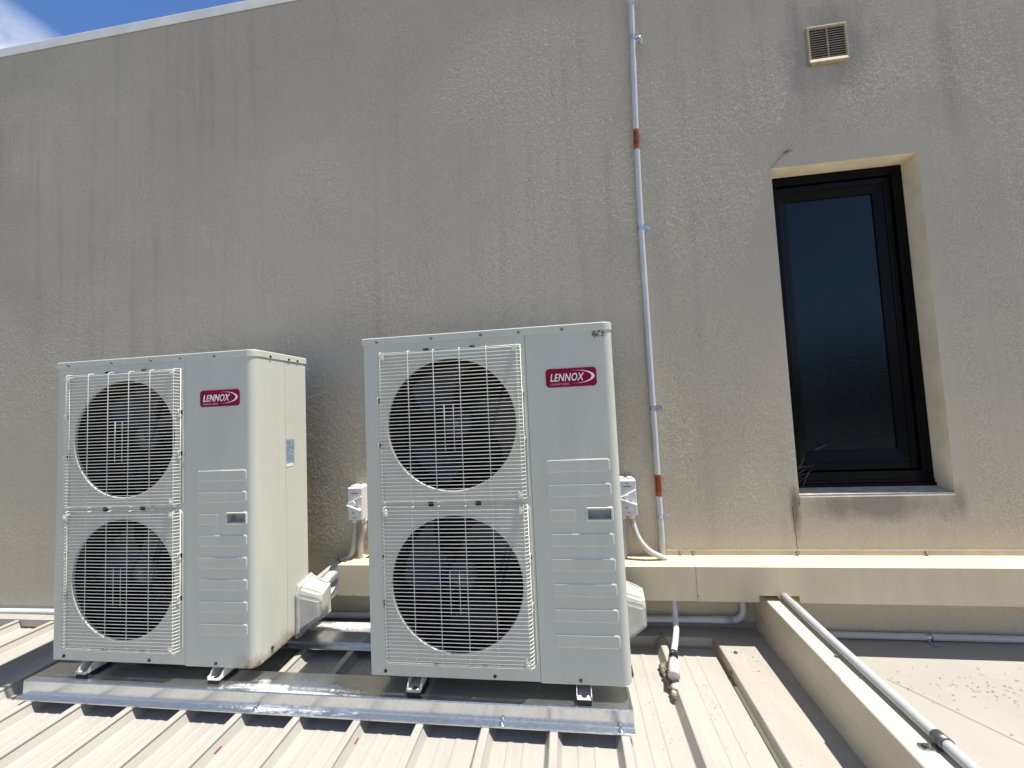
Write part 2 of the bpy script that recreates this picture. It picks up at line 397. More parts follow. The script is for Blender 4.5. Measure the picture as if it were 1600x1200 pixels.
# ------------------------------------------------------------------ wall
def wall():
    w = thing('rendered_wall', (0, 0, 0), 'tall grey-brown rendered wall with rain streaks behind the two air conditioners', 'wall')
    # the face is a fine grid: trowelled bulges of a few millimetres plus the sand grain of the texture coat,
    # so that the grazing sun picks out grains where the wall leans towards it
    rng = np.random.default_rng(5)
    def axis(stops, step):
        out = [np.array([stops[0]])]
        for a, c in zip(stops, stops[1:]):
            n = max(1, int(round((c - a) / step))); out.append(np.linspace(a, c, n + 1)[1:])
        return np.concatenate(out)
    st = .0047
    xs = np.concatenate([np.arange(-9, -3.05, .25), axis([-3.0, WX0, WX1, 3.2], st), np.arange(3.45, 9.3, .25)])
    zs = axis([-.35, WZ0, WZ1, WTOP], st)
    X, Z = np.meshgrid(xs, zs, indexing='ij')
    U = np.zeros_like(X)
    for k in range(26):
        f = rng.uniform(.8, 4.5); a = rng.uniform(0, 6.283)
        U += rng.uniform(.5, 1) * .0034 / f * np.sin(f * (cos(a) * X + sin(a) * Z) + rng.uniform(0, 6.283))
    for px, pz, sg, am in ((-.45, 2.45, .24, .0045), (.52, 2.66, .28, .0085), (.62, 1.75, .25, .003), (1.42, 1.72, .16, .0030), (2.62, 1.85, .25, .0042), (2.55, 1.15, .22, .0042), (-.15, 1.62, .2, .0030), (2.2, 2.2, .2, .0022)):
        cx, cz = px - sg * .75, pz - sg * .65
        U -= am * np.exp(-((X - cx) ** 2 + (Z - cz) ** 2) / (2 * sg * sg))
    G = rng.normal(0, 1, X.shape)
    G2 = (np.roll(G, 1, 0) + np.roll(G, -1, 0) + np.roll(G, 1, 1) + np.roll(G, -1, 1) + 2 * G) / 6
    dx = np.maximum(np.maximum(WX0 - X, X - WX1), 0); dz = np.maximum(np.maximum(WZ0 - Z, Z - WZ1), 0)
    dd = np.hypot(dx, dz); tt = np.clip(dd / .35, 0, 1)
    U = np.maximum(U, -.0085) * np.clip((WTOP - Z) / .5, 0, 1) * np.clip((Z - .3) / .3, 0, 1) * np.clip((np.hypot(X - 2.105, Z - 2.643) - .12) / .75, 0, 1)
    U *= np.clip(np.abs(X - 1.2) / .12, .15, 1)
    Y = U * tt * tt * (3 - 2 * tt) + .00034 * (.6 * G + .6 * G2) * np.clip(dd / .012, 0, 1)
    Y *= np.clip((X + 3.0) / .1, 0, 1) * np.clip((3.2 - X) / .1, 0, 1)
    nx, nzv = X.shape
    co_ = np.stack([X, Y, Z], -1).reshape(-1, 3).astype(np.float32)
    idx = np.arange(nx * nzv).reshape(nx, nzv)
    q = np.stack([idx[:-1, :-1], idx[1:, :-1], idx[1:, 1:], idx[:-1, 1:]], -1)
    mx = (xs[1:] + xs[:-1]) / 2; mz = (zs[1:] + zs[:-1]) / 2
    hole = ((mx > WX0) & (mx < WX1))[:, None] & ((mz > WZ0) & (mz < WZ1))[None, :]
    q = q[~hole].astype(np.int32); used = np.zeros(len(co_), bool); used[q.ravel()] = True
    remap = np.cumsum(used) - 1; q = remap[q].astype(np.int32); co_ = co_[used]
    me = bpy.data.meshes.new('wall_face'); me.vertices.add(len(co_)); me.vertices.foreach_set('co', co_.ravel())
    me.loops.add(q.size); me.loops.foreach_set('vertex_index', q.ravel())
    me.polygons.add(len(q)); me.polygons.foreach_set('loop_start', np.arange(0, q.size, 4, dtype=np.int32)); me.polygons.foreach_set('use_smooth', np.ones(len(q), bool))
    me.update(calc_edges=True); me.materials.append(M['wall'])
    fo = bpy.data.objects.new('wall_face', me); COL.objects.link(fo); fo.parent = w
    b = MB()
    # body behind the face
    b.poly([(-9, .25, -.35), (-9, .25, WTOP), (9.1, .25, WTOP), (9.1, .25, -.35)])
    b.poly([(-9, 0, WTOP), (9.1, 0, WTOP), (9.1, .25, WTOP), (-9, .25, WTOP)])
    b.build('wall_back', M['wall'], w, normals=False)
    r = MB(); d = .17                               # returns of the opening
    r.poly([(WX1, 0, WZ0), (WX1, d, WZ0), (WX1, d, WZ1), (WX1, 0, WZ1)])
    r.poly([(WX0, 0, WZ0), (WX0, 0, WZ1), (WX0, d, WZ1), (WX0, d, WZ0)])
    r.poly([(WX0, 0, WZ1), (WX1, 0, WZ1), (WX1, d, WZ1), (WX0, d, WZ1)])
    r.build('window_reveal', M['reveal'], w, normals=False)
    s = MB(); s.prism([(-.002, WZ0 - .012), (.003, WZ0), (.10, WZ0 + .016), (.17, WZ0 + .016), (.17, WZ0 - .012)], 'x', WX0, WX1)
    s.build('window_sill', M['grey_sill'], w)
    c = MB()
    c.prism([(-.0065, WTOP - .026), (-.0055, WTOP + .030), (-.003, WTOP + .034), (.29, WTOP + .05), (.29, WTOP - .03), (.275, WTOP - .03), (.275, WTOP + .004), (-.003, WTOP + .004), (-.003, WTOP - .026)], 'x', -9, 9.1)
    c.build('parapet_capping', M['cap'], w)
    # hairline crack below the sill corner
    k = MB(); rnd = random.Random(5); p = [(WX0 - .001, .507)]
    for (tx, tz) in ((1.8085, .494), (1.8095, .478), (1.8070, .462)): p.append((tx + rnd.uniform(-.001, .001), tz))
    q2 = [(1.7765, .458), (1.779, .43), (1.7775, .405), (1.7815, .375), (1.780, .345), (1.7835, .318), (1.782, .290), (1.784, .268)]
    for P_ in (p, q2):
        for (ax, az), (bx_, bz) in zip(P_, P_[1:]):
            wd = .0009; k.poly([(ax - wd, -.0030, az), (ax + wd, -.0030, az), (bx_ + wd, -.0030, bz), (bx_ - wd, -.0030, bz)])
    k.build('hairline_crack', M['crack'], w)
wall()

# ------------------------------------------------------------------ window
def window():
    w = thing('tall_window', (0, 0, 0), 'tall narrow black framed window with dark obscure glass, right of the conduit', 'window')
    y0 = .0947
    def ring(b, x0, z0, x1, z1, t, ya, yb, bev=.002):
        tl, tb, tr, tt = t
        b.box((x0, ya, z0), (x0 + tl, yb, z1), bev); b.box((x1 - tr, ya, z0), (x1, yb, z1), bev)
        b.box((x0 + tl, ya + .0007, z1 - tt), (x1 - tr, yb, z1), bev); b.box((x0 + tl, ya + .0007, z0), (x1 - tr, yb, z0 + tb), bev)
    f = MB(); ring(f, WX0 + .001, .540, WX1 - .001, WZ1 - .001, (.040, .055, .044, .044), y0, y0 + .085)
    f.box((WX0 + .001, y0 - .012, WZ0 + .0145), (WX1 + .008 - .009, y0 + .08, .541), .003)
    f.box((WX0 + .001, y0 - .004, .541), (WX1 - .002, y0 + .05, .556), .002)
    f.build('window_frame', M['frame'], w)
    s = MB(); ring(s, WX0 + .046, .600, WX1 - .050, WZ1 - .048, (.030, .034, .030, .030), y0 + .012, y0 + .07, .003)
    # mitred, sloping glazing bead
    gx0, gz0, gx1, gz1 = 1.930, .693, 2.3286, 1.948
    ox0, oz0, ox1, oz1 = WX0 + .076, .634, WX1 - .080, WZ1 - .078
    yo, yi = y0 + .018, y0 + .034
    O = [(ox0, yo, oz0), (ox1, yo, oz0), (ox1, yo, oz1), (ox0, yo, oz1)]; I = [(gx0, yi, gz0), (gx1, yi, gz0), (gx1, yi, gz1), (gx0, yi, gz1)]
    I2 = [(p[0], yi + .012, p[2]) for p in I]
    for i in range(4):
        j = (i + 1) % 4; s.poly([O[i], O[j], I[j], I[i]]); s.poly([I[i], I[j], I2[j], I2[i]])
    s.build('window_sash', M['frame'], w)
    g = MB(); g.box((gx0 - .006, y0 + .040, gz0 - .006), (gx1 + .006, y0 + .046, gz1 + .006)); g.build('glass_pane', M['glass'], w)
    # cobwebs in the bottom corner
    c = MB(); rnd = random.Random(11)
    base = Vector((WX0 + .02, y0 - .01, .575))
    for k in range(9):
        a = base + Vector((rnd.uniform(-.012, .03), 0, rnd.uniform(-.04, .05))); e = a + Vector((rnd.uniform(.03, .09), rnd.uniform(0, .02), rnd.uniform(-.02, .06)))
        m_ = (a + e) / 2 + Vector((0, -.004, -rnd.uniform(0, .012)))
        c.tube(spline([a, m_, e], 5), .0006, 4)
    c.tube(spline([(WX0 + .06, y0 - .012, .53), (WX0 + .085, y0 - .012, .585), (WX0 + .10, y0 - .005, .60)], 6), .0011, 4)
    c.tube(spline([(1.958, y0 + .02, .700), (1.985, y0 + .02, .712), (2.01, y0 + .02, .722)], 5), .001, 4)
    c.build('cobweb', M['web'], w)
window()

# ------------------------------------------------------------------ wall vent
def vent():
    v = thing('wall_vent', (2.105, 0, 2.643), 'small square cream louvred vent high on the wall above the window', 'vent')
    f = MB(); x, z = .088, .093; d = -.016
    f.box((-x, d, -z), (-x + .010, -.001, z), .002); f.box((x - .010, d, -z), (x, -.001, z), .002)
    f.box((-x + .009, d + .0007, z - .010), (x - .009, -.001, z), .002)
    f.prism([(d + .0007, -z + .020), (d - .004, -z + .004), (d - .002, -z), (-.001, -z), (-.001, -z + .020)], 'x', -x + .002, x - .008)
    f.build('vent_frame', M['vent'], v)
    b = MB(); b.box((-x + .010, -.0055, -z + .016), (x - .010, -.0012, z - .009)); b.build('vent_backing', M['black'], v)
    s = MB(); n = 13; lo, hi = -z + .022, z - .011
    for i in range(n):
        zz = lo + (hi - lo) * (i + .5) / n
        s.prism([(d + .002, zz - .0009), (d + .002, zz + .0009), (d + .0036, zz + .0009), (d + .0036, zz - .0009)], 'x', -x + .0095, x - .0095)
    s.box((-.0022, d + .0015, lo - .004), (.0022, d + .007, hi + .003)); s.build('louvre', M['vent'], v)
vent()

def cob():
    c = MB(); rnd = random.Random(4)
    p = Vector((1.884, -.010, 2.134))
    c.ball(p, .007, (1.2, .8, .7), 1, .5)
    for k in range(9):
        e = p + Vector((rnd.uniform(-.03, .03), rnd.uniform(-.012, .006), rnd.uniform(-.02, .018)))
        c.tube([p, (p + e) / 2 + Vector((0, -.003, .004)), e], .0011, 4)
    c.tube([p, (1.85, -.004, 2.108), (1.815, -.002, 2.068)], .0009, 4)
    tag(c.build('cobweb_clump', M['litter']), 'tiny dark cobweb clump on the wall at the window\'s upper left corner', 'cobweb')
cob()

# ------------------------------------------------------------------ air conditioners
W, H, D = .95, 1.266, .334
LZ = 1.237
HC = ((.342, .920), (.341, .336)); HR = .246
RC = .032
def make_unit():
    u = thing('air_conditioner', (0, 0, 0), 'x', 'air conditioner', 'twin-fan outdoor units on the roof')
    # --- front panel with two round openings
    p = MB(); x1 = .6338
    cells = []
    hs = .262
    for cx, cz in HC:
        sq = [(cx - hs, cz - hs), (cx + hs, cz - hs), (cx + hs, cz + hs), (cx - hs, cz + hs)]; n = 64
        ci, so = [], []
        for k in range(n):
            a = 2 * pi * k / n; c_, s_ = cos(a), sin(a); m_ = max(abs(c_), abs(s_))
            ci.append(p.bm.verts.new((cx + (HR + .012) * c_, 0, cz + (HR + .012) * s_))); so.append(p.bm.verts.new((cx + hs * c_ / m_, 0, cz + hs * s_ / m_)))
        for k in range(n): p.bm.faces.new((so[k], so[(k + 1) % n], ci[(k + 1) % n], ci[k]))
        # rolled lip that stands proud, then the bell mouth
        p.lathe([(HR + .012, 0), (HR + .010, -.0012), (HR + .006, -.0036), (HR + .003, -.0045), (HR + .001, -.0035), (HR, 0), (HR, .007)], (cx, 0, cz), n=64)
    def rect(a, b_, c_, d_): p.poly([(a, 0, b_), (c_, 0, b_), (c_, 0, d_), (a, 0, d_)])
    (ax, az), (bx_, bz) = HC
    rect(0.006, 0.004, x1, bz - hs); rect(0.006, az + hs, x1, LZ); rect(0.006, bz + hs, x1, az - hs)
    for cx, cz in HC: rect(.006, cz - hs, cx - hs, cz + hs); rect(cx + hs, cz - hs, x1, cz + hs)
    # folded left edge and bottom edge, tiny return at the seam
    p.sweep([(.006, 0), (.0018, .0018), (0, .006), (0, .03)], 'z', .004, LZ, True)
    p.poly([(.006, 0, .004), (x1, 0, .004), (x1, .012, .001), (.006, .012, .001)])
    p.poly([(x1, 0, .004), (x1, 0, LZ), (x1, .006, LZ), (x1, .006, .004)])
    # shallow pressed frames round the guards
    for (z0, z1) in ((.632, 1.205), (.055, .618)):
        o = rrect(.055, z0, .628, z1, .02); i = rrect(.059, z0 + .004, .624, z1 - .004, .017); n = len(o)
        for k in range(n):
            j = (k + 1) % n; p.poly([(o[k][0], -.0003, o[k][1]), (o[j][0], -.0003, o[j][1]), (i[j][0], -.0022, i[j][1]), (i[k][0], -.0022, i[k][1])])
            i2 = rrect(.062, z0 + .007, .621, z1 - .007, .015)
            p.poly([(i[k][0], -.0022, i[k][1]), (i[j][0], -.0022, i[j][1]), (i2[j][0], -.0003, i2[j][1]), (i2[k][0], -.0003, i2[k][1])])
    p.build('front_panel', M['paint'], u)
    # --- service panel that wraps round the right corner
    q = MB(); x0 = .6352; zb = -.004; ys = .184
    hx0, hz0, hx1, hz1 = .830, .566, .909, .598
    def rc(a, b_, c_, d_): q.poly([(a, 0, b_), (c_, 0, b_), (c_, 0, d_), (a, 0, d_)])
    xf = W - RC
    rc(x0, zb + .006, xf, hz0); rc(x0, hz1, xf, LZ); rc(x0, hz0, hx0, hz1); rc(hx1, hz0, xf, hz1)
    prof = [(xf, 0)] + [(xf + RC * sin(t * pi / 24), RC - RC * cos(t * pi / 24)) for t in range(1, 12)] + [(W, RC), (W, ys)]
    q.sweep(prof, 'z', zb + .006, LZ, True)
    full = [(x0, 0)] + prof
    inner = [(x0, .010)] + [(xf - .004 + (RC - .006) * sin(t * pi / 24), RC - (RC - .010) * cos(t * pi / 24) + .0) for t in range(0, 13)] + [(W - .010, ys)]
    lo = [(a, b_, zb + .006) for a, b_ in full]
    for k in range(len(full) - 1):
        a, b_ = full[k], full[k + 1]
        def inn(pt): return (pt[0] - .006 if pt[0] > xf else pt[0], pt[1] + .006 if pt[1] < RC else pt[1], zb)
        q.poly([(a[0], a[1], zb + .006), (b_[0], b_[1], zb + .006), inn(b_), inn(a)])
    q.poly([(x0, 0, zb + .006), (x0, 0, LZ), (x0, .006, LZ), (x0, .006, zb + .006)])
    q.poly([(W, ys, zb), (W, ys, LZ), (W - .008, ys, LZ), (W - .008, ys, zb)])
    # raised pads
    def pad(a, z0, b_, z1, h=.0024):
        o = rrect(a, z0, b_, z1, .010, 6); i = rrect(a + .0045, z0 + .0045, b_ - .0045, z1 - .0045, .006, 6); n = len(o)
        ov = [q.bm.verts.new((x, 0, z)) for x, z in o]; iv = [q.bm.verts.new((x, -h, z)) for x, z in i]
        for k in range(n):
            f = q.bm.faces.new((ov[k], ov[(k + 1) % n], iv[(k + 1) % n], iv[k]))
        q.bm.faces.new(iv)
    for k in range(8):
        zc = .754 - k * .0868
        if k == 2: pad(.689, zc - .0235, .790, zc + .0235)
        else: pad(.689, zc - .0235, .916, zc + .0235)
    q.build('service_panel', M['paint_dirt'], u)
    # --- carrying handle: proud rim and pocket
    h = MB()
    o = rrect(.8215, .556, .9175, .608, .006); r1 = rrect(.8245, .559, .9145, .605, .005); r2 = rrect(.829, .5645, .910, .5995, .003); n = len(o)
    for k in range(n):
        j = (k + 1) % n
        h.poly([(o[k][0], 0, o[k][1]), (o[j][0], 0, o[j][1]), (r1[j][0], -.005, r1[j][1]), (r1[k][0], -.005, r1[k][1])])
        h.poly([(r1[k][0], -.005, r1[k][1]), (r1[j][0], -.005, r1[j][1]), (r2[j][0], -.004, r2[j][1]), (r2[k][0], -.004, r2[k][1])])
        h.poly([(r2[k][0], -.004, r2[k][1]), (r2[j][0], -.004, r2[j][1]), (r2[j][0], .032, r2[j][1]), (r2[k][0], .032, r2[k][1])])
    h.poly([(x, .0318, z) for x, z in r2])
    h.build('handle', M['paint'], u)
    # --- rear side panel, back, left side, base
    s = MB(); s.box((W - .012, ys + .0025, .004), (W - .0006, D, LZ), .0015); s.build('side_panel', M['paint_dirt'], u)
    c = MB(); c.box((.001, .0305, .003), (.010, D, LZ)); c.box((.010, D - .010, .003), (W - .0125, D - .001, LZ))
    c.box((.010, .013, -.002), (W - .0125, D - .011, .012)); c.build('rear_casing', M['paint'], u)
    # divider, coil sheet and lining; inside shade put into the near-black colour
    k = MB(); k.box((.640, .0125, .0125), (.646, D - .0115, LZ - .001)); k.box((.011, .27, .0125), (.639, .275, LZ - .001))
    k.box((.0105, .0125, .0125), (.0125, .269, LZ - .001)); k.box((.013, .0125, LZ - .006), (.639, .269, LZ - .0015)); k.box((.013, .0125, .0125), (.639, .269, .016)); k.box((.013, .05, .625), (.639, .269, .631))
    k.build('coil', M['coil'], u)
    # --- lid
    l = MB(); e = .003
    def outl(g):
        return [(-g, -g), (W + g - RC, -g)] + [(W - RC + (RC + g) * sin(t * pi / 16), RC - (RC + g) * cos(t * pi / 16)) for t in range(1, 8)] + [(W + g, RC), (W + g, D + g), (-g, D + g)]
    rings = [(LZ - .0005, e - .001), (LZ + .001, e), (H - .004, e), (H - .001, e - .0015), (H, e - .005)]
    R_ = []
    for z, g in rings: R_.append([l.bm.verts.new((x, y, z)) for x, y in outl(g)])
    for A, B_ in zip(R_, R_[1:]):
        for t in range(len(A)):
            l.bm.faces.new((A[t], A[(t + 1) % len(A)], B_[(t + 1) % len(A)], B_[t]))
    l.bm.faces.new(R_[-1]); l.bm.faces.new([l.bm.verts.new((x, y, LZ - .0005)) for x, y in outl(e - .0015)])
    l.build('lid', M['paint'], u)
    # --- screws
    def scr(x, y, z, d, m_='screw', r=.0052):
        b = MB()
        if d == 'f': b.cyl((x, y, z), (x, y - .0018, z), r * 1.25, 12, r * 1.15); b.cyl((x, y - .0018, z), (x, y - .005, z), r * .8, 6)
        else: b.cyl((x, y, z), (x + .0018, y, z), r * 1.25, 12, r * 1.15); b.cyl((x + .0018, y, z), (x + .005, y, z), r * .8, 6)
        b.build('screw', M[m_], u)
    for x in (.058, .277, .470, .613, .772): scr(x, -e, LZ + .012, 'f')
    for y in (.092, .21, .27): scr(W + e, y, LZ + .008, 's', 'darkscrew', .0045)
    for x, z in ((.058, .020), (.470, .016), (.773, .014)): scr(x, 0, z, 'f', 'darkscrew')
    scr(W, .09, .030, 's', 'darkscrew', .006)
    # --- fans behind the openings
    for cx, cz in HC:
        f = MB(); f.lathe([(.001, .075), (.035, .076), (.062, .085), (.066, .10), (.066, .15)], (cx, 0, cz), n=32)
        ph = .35 if cz > .6 else 1.15
        for t in range(3):
            a0 = ph + t * 2 * pi / 3; rows = []
            for i in range(9):
                s_ = i / 8; r = .060 + .175 * s_
                wd = .62 + .42 * s_; sw = .55 * s_ ** 1.3
                row = []
                for j in range(9):
                    q_ = j / 8 - .5; a = a0 - sw + q_ * wd * (1.5 - .45 * s_)
                    row.append(f.bm.verts.new((cx + r * cos(a), .115 - q_ * (.085 - .02 * s_) + .006 * cos(q_ * pi), cz + r * sin(a))))
                rows.append(row)
            for i in range(8):
                for j in range(8):
                    g = f.bm.faces.new((rows[i][j], rows[i + 1][j], rows[i + 1][j + 1], rows[i][j + 1])); g.smooth = True
        fo = f.build('fan', M['fan'], u)
        hub = MB(); hub.lathe([(.0, .0715), (.009, .0715), (.013, .0735), (.013, .0765)], (cx, 0, cz), n=20)
        hub.build('hub_cap', M['grey_hub'], fo)
        sh = MB(); sh.lathe([(HR + .0006, .0055), (HR + .0006, .14), (HR + .008, .14), (HR + .008, .008)], (cx, 0, cz), n=48); sh.build('fan_shroud', M['black'], u)
    # --- wire guards
    for (cx, cz) in HC:
        g = MB(); za, zb_ = cz - .273, cz + .273; xa, xb = .070, .613; yw = -.027; r = .00142
        n = 42
        for i in range(n):
            z = za + (zb_ - za) * i / (n - 1)
            jig = random.uniform(-.0006, .0006)
            g.tube([(xa - .002, -.004, z - .002), (xa + .001, yw + .006, z), (xa + .006, yw, z), ((xa + xb) / 2, yw - .002, z + jig), (xb - .006, yw, z), (xb - .001, yw + .006, z), (xb + .003, -.004, z - .002)], r, 6)
        for x in (.078, .189, .288, .389, .491, .603):
            g.tube([(x, -.003, zb_ + .012), (x, yw + .006, zb_ + .010), (x, yw + 2 * r, zb_ + .004), (x, yw + 2 * r, za - .004), (x, yw + .006, za - .010), (x, -.003, za - .012)], r * 1.05, 6)
        for x in (.325, .360): g.tube([(x, yw + 2 * r, cz - .095), (x, yw + 2 * r, cz + .055 if cz < .6 else cz + .075)], r, 6)
        g.tube([(xa - .002, -.004, za - .01), (xb + .003, -.004, za - .01), (xb + .003, -.004, zb_ + .01), (xa - .002, -.004, zb_ + .01), (xa - .002, -.004, za - .01)], r * 1.2, 6)
        gd = g.build('fan_guard', M['wire'], u)
        for x, z in ((.088, zb_ - .008), (.597, zb_ - .004), (.597, za + .012)):
            t = MB(); t.box((x - .009, -.030, z - .012), (x + .009, -.0285, z + .010), .0005); t.box((x - .009, -.0285, z + .006), (x - .005, -.003, z + .010)); t.cyl((x, -.030, z - .002), (x, -.0325, z - .002), .0045, 10)
            t.build('guard_bracket', M['wire'], gd)
        for x, z in ((.255, zb_ + .014), (.435, zb_ + .014), (.255, za - .013), (.435, za - .013)):
            t = MB(); t.box((x - .010, -.0045, z - .004), (x + .010, -.0008, z + .004), .001); t.build('slot', M['black'], gd)
        for x, z in ((.062, cz + .1), (.062, cz - .07), (.620, cz + .1), (.620, cz - .07)):
            t = MB(); t.box((x - .003, -.0045, z - .009), (x + .003, -.0008, z + .009), .001); t.build('slot', M['black'], gd)
            sg = -1 if x > .3 else 1
            t = MB(); t.tube([(x, -.003, z - .013), (x, -.018, z - .013), (x, -.018, z + .013), (x, -.003, z + .013)], .0016, 6); t.build('hook', M['wire'], gd)
    # --- badge
    bx0, bz0, bx1, bz1 = .705, 1.037, .887, 1.105
    b = MB(); o = rrect(bx0, bz0, bx1, bz1, .0135, 8); i = rrect(bx0 + .001, bz0 + .001, bx1 - .001, bz1 - .001, .0125, 8); n = len(o)
    ov = [b.bm.verts.new((x, -.0002, z)) for x, z in o]; o2 = [b.bm.verts.new((x, -.0022, z)) for x, z in o]; iv = [b.bm.verts.new((x, -.003, z)) for x, z in i]
    for k in range(n):
        j = (k + 1) % n; b.bm.faces.new((ov[k], ov[j], o2[j], o2[k])); b.bm.faces.new((o2[k], o2[j], iv[j], iv[k]))
    b.bm.faces.new(iv); bd = b.build('badge', M['badge'], u)
    text_obj('LENNOX', 'lettering', M['white_ink'], bd, .7205, 1.0578, .1230, .0285, -.00305, shear=.26, bold=.014)
    text_obj('COMFORT SERIES', 'small_lettering', M['pink_ink'], bd, .7195, 1.0440, .0690, .0070, -.00305)
    sw = MB(); cx, cz = .8185, 1.0725; n = 44; Ao, Ai = [], []
    for k in range(n + 1):
        t = radians(-116 + 232 * k / n)
        Ao.append((cx + .0615 * cos(t), cz + .0235 * sin(t))); th = max(0, cos(t * .76)) ** 1.6
        Ai.append((cx + .0615 * cos(t) - .0105 * th, cz + (.0235 - .0028 * th) * sin(t)))
    for k in range(n):
        sw.poly([(*Ao[k][:1], -.0036, Ao[k][1]), (Ao[k + 1][0], -.0036, Ao[k + 1][1]), (Ai[k + 1][0], -.0036, Ai[k + 1][1]), (Ai[k][0], -.0036, Ai[k][1])])
    sw.build('swoosh', M['white_ink'], bd)
    # --- feet: channel with a bolt hole, black rubber pad
    for x in (.171, .782):
        f = MB(); fo_y = -.022; wv = .026
        f.box((x - wv, fo_y, -.037), (x + wv, D - .02, -.034), .0008)
        for sx in (-1, 1):
            xx = x + sx * (wv - .0012)
            f.prism([(fo_y, -.0335), (fo_y, -.024), (fo_y + .012, -.022), (.002, -.006), (.02, -.0025), (D - .02, -.0025), (D - .02, -.0335)], 'x', xx - .0012, xx + .0012)
        fo = f.build('foot', M['foot'], u)
        hh = MB(); hh.cyl((x, fo_y + .018, -.0338), (x, fo_y + .018, -.0330), .010, 16); hh.cyl((x, fo_y + .018, -.033), (x, fo_y + .018, -.031), .006, 6); hh.build('bolt', M['darkscrew'], fo)
        for ya, yb in ((fo_y + .002, fo_y + .10), (D - .12, D - .022)):
            rb = MB(); rb.box((x - wv + .001, ya, -.0545), (x + wv - .001, yb, -.0372), .002); rb.build('rubber_pad', M['rubber'], fo)
    # --- pipe cover at the back right
    pc = MB(); xs = W
    base = [(.232, -.010), (.232, .175), (.247, .215), (.345, .232), (.352, .232), (.352, -.012), (.250, -.020)]
    mid = [(.240, .010), (.240, .170), (.252, .203), (.345, .222), (.352, .222), (.352, .006), (.255, .000)]
    out = [(.272, .060), (.272, .135), (.284, .162), (.345, .185), (.352, .185), (.352, .050), (.284, .048)]
    L1 = [pc.bm.verts.new((xs + .0005, y, z)) for y, z in base]; L1b = [pc.bm.verts.new((xs + .006, y, z)) for y, z in base]
    L2 = [pc.bm.verts.new((xs + .008, y, z)) for y, z in mid]; L3 = [pc.bm.verts.new((xs + .094, y, z)) for y, z in out]
    L4 = [pc.bm.verts.new((xs + .101, y + (.006 if y < .3 else 0), z - .004 if z > .1 else z + .004)) for y, z in out]
    for A, B_ in ((L1, L1b), (L1b, L2), (L2, L3), (L3, L4)):
        for t in range(len(A)): pc.bm.faces.new((A[t], A[(t + 1) % len(A)], B_[(t + 1) % len(A)], B_[t]))
    pc.bm.faces.new(L4); bmesh.ops.bevel(pc.bm, geom=[e_ for e_ in pc.bm.edges if e_.verts[0] in L2 + L3 and e_.verts[1] in L2 + L3], offset=.009, segments=3, affect='EDGES')
    pcov = pc.build('pipe_cover', M['cover'], u)
    return u
U2 = make_unit()
U2.location = (0, -.5714, 0)
U2['label'] = 'right-hand twin-fan air conditioner, nearest the white conduit, with a dirt nest under its lid corner'
U1 = copy_tree(U2)
for ch in U2.children:
    if ch.data and ch.data.materials[0] == M['paint_dirt']:
        ch.material_slots[0].link = 'OBJECT'; ch.material_slots[0].material = M['paint']
U1.location = (-1.4366, -.553, -.0045)
U1['label'] = 'left-hand twin-fan air conditioner with brown stains low on its sunlit side'
def extras():
    r = MB(); r.box((W - .0004, .1895, .772), (W + .0007, .243, .880)); st = r.build('rating_label', M['rating'], U1)
    t = MB(); rnd = random.Random(2)
    for k in range(13):
        z = .780 + k * .0075
        y = .193
        while y < .236:
            l = rnd.uniform(.004, .014)
            if rnd.random() < .7: t.box((W + .0006, y, z), (W + .001, min(y + l, .240), z + .003))
            y += l + .003
    t.build('print', M['rating_ink'], st)
    w = MB(); w.box((W - .0004, .1895, .757), (W + .0007, .232, .7715)); w.build('paper_edge', M['sticker_white'], U1)
    n = MB(); rnd = random.Random(8)
    for k in range(26):
        x = rnd.uniform(.882, .922); z = LZ - .004 - abs(rnd.gauss(0, .013))
        n.ball((x, -.002, z), rnd.uniform(.0018, .0042), (1.3, .5, 1), 1, .6)
    n.build('dirt_nest', M['litter'], U2)
extras()

# ------------------------------------------------------------------ support rails (galvanised top-hat sections)
def rail(name, x0, x1, yf, zt, hgt, depth, lip, label, mat='galv'):
    t = thing(name, ((x0 + x1) / 2, yf, zt), label, 'support rail', 'galvanised rails under the air conditioners')
    zb = -hgt; th = .002
    pts = [(-lip, zb - .004), (-lip, zb - .001), (-lip + .004, zb), (-.003, zb + .002), (-.0022, zb + .005), (-.0005, -.003), (.003, 0), (depth - .007, 0), (depth - .004, -.003), (depth + .003, zb + .002), (depth + lip, zb),
           (depth + lip, zb - th), (depth + .001, zb - th), (depth - .006, -.004), (depth - .009, -th), (.005, -th), (.0015, -.004), (-.001, zb - .001), (-lip + .005, zb - .0025), (-lip + .003, zb - .004)]
    b = MB(); b.prism(pts, 'x', x0 - (x0 + x1) / 2, x1 - (x0 + x1) / 2)
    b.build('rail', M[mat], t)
    return t
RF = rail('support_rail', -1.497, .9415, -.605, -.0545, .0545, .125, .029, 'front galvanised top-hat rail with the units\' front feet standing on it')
RB = rail('support_rail', -1.497, .88, -.222, -.030, .066, .085, .033, 'rear galvanised top-hat rail, glimpsed between the two units close to the wall', 'galv_rear')
def rail_screws():
    for x in (-.437, .496, .895):                   # fixing screws through the lip
        b = MB(); b.cyl((x + .278, -.015, -.0535), (x + .278, -.015, -.050), .009, 14); b.cyl((x + .278, -.015, -.050), (x + .278, -.015, -.0445), .0055, 6)
        b.build('roof_screw', M['zinc'], RF)
rail_screws()

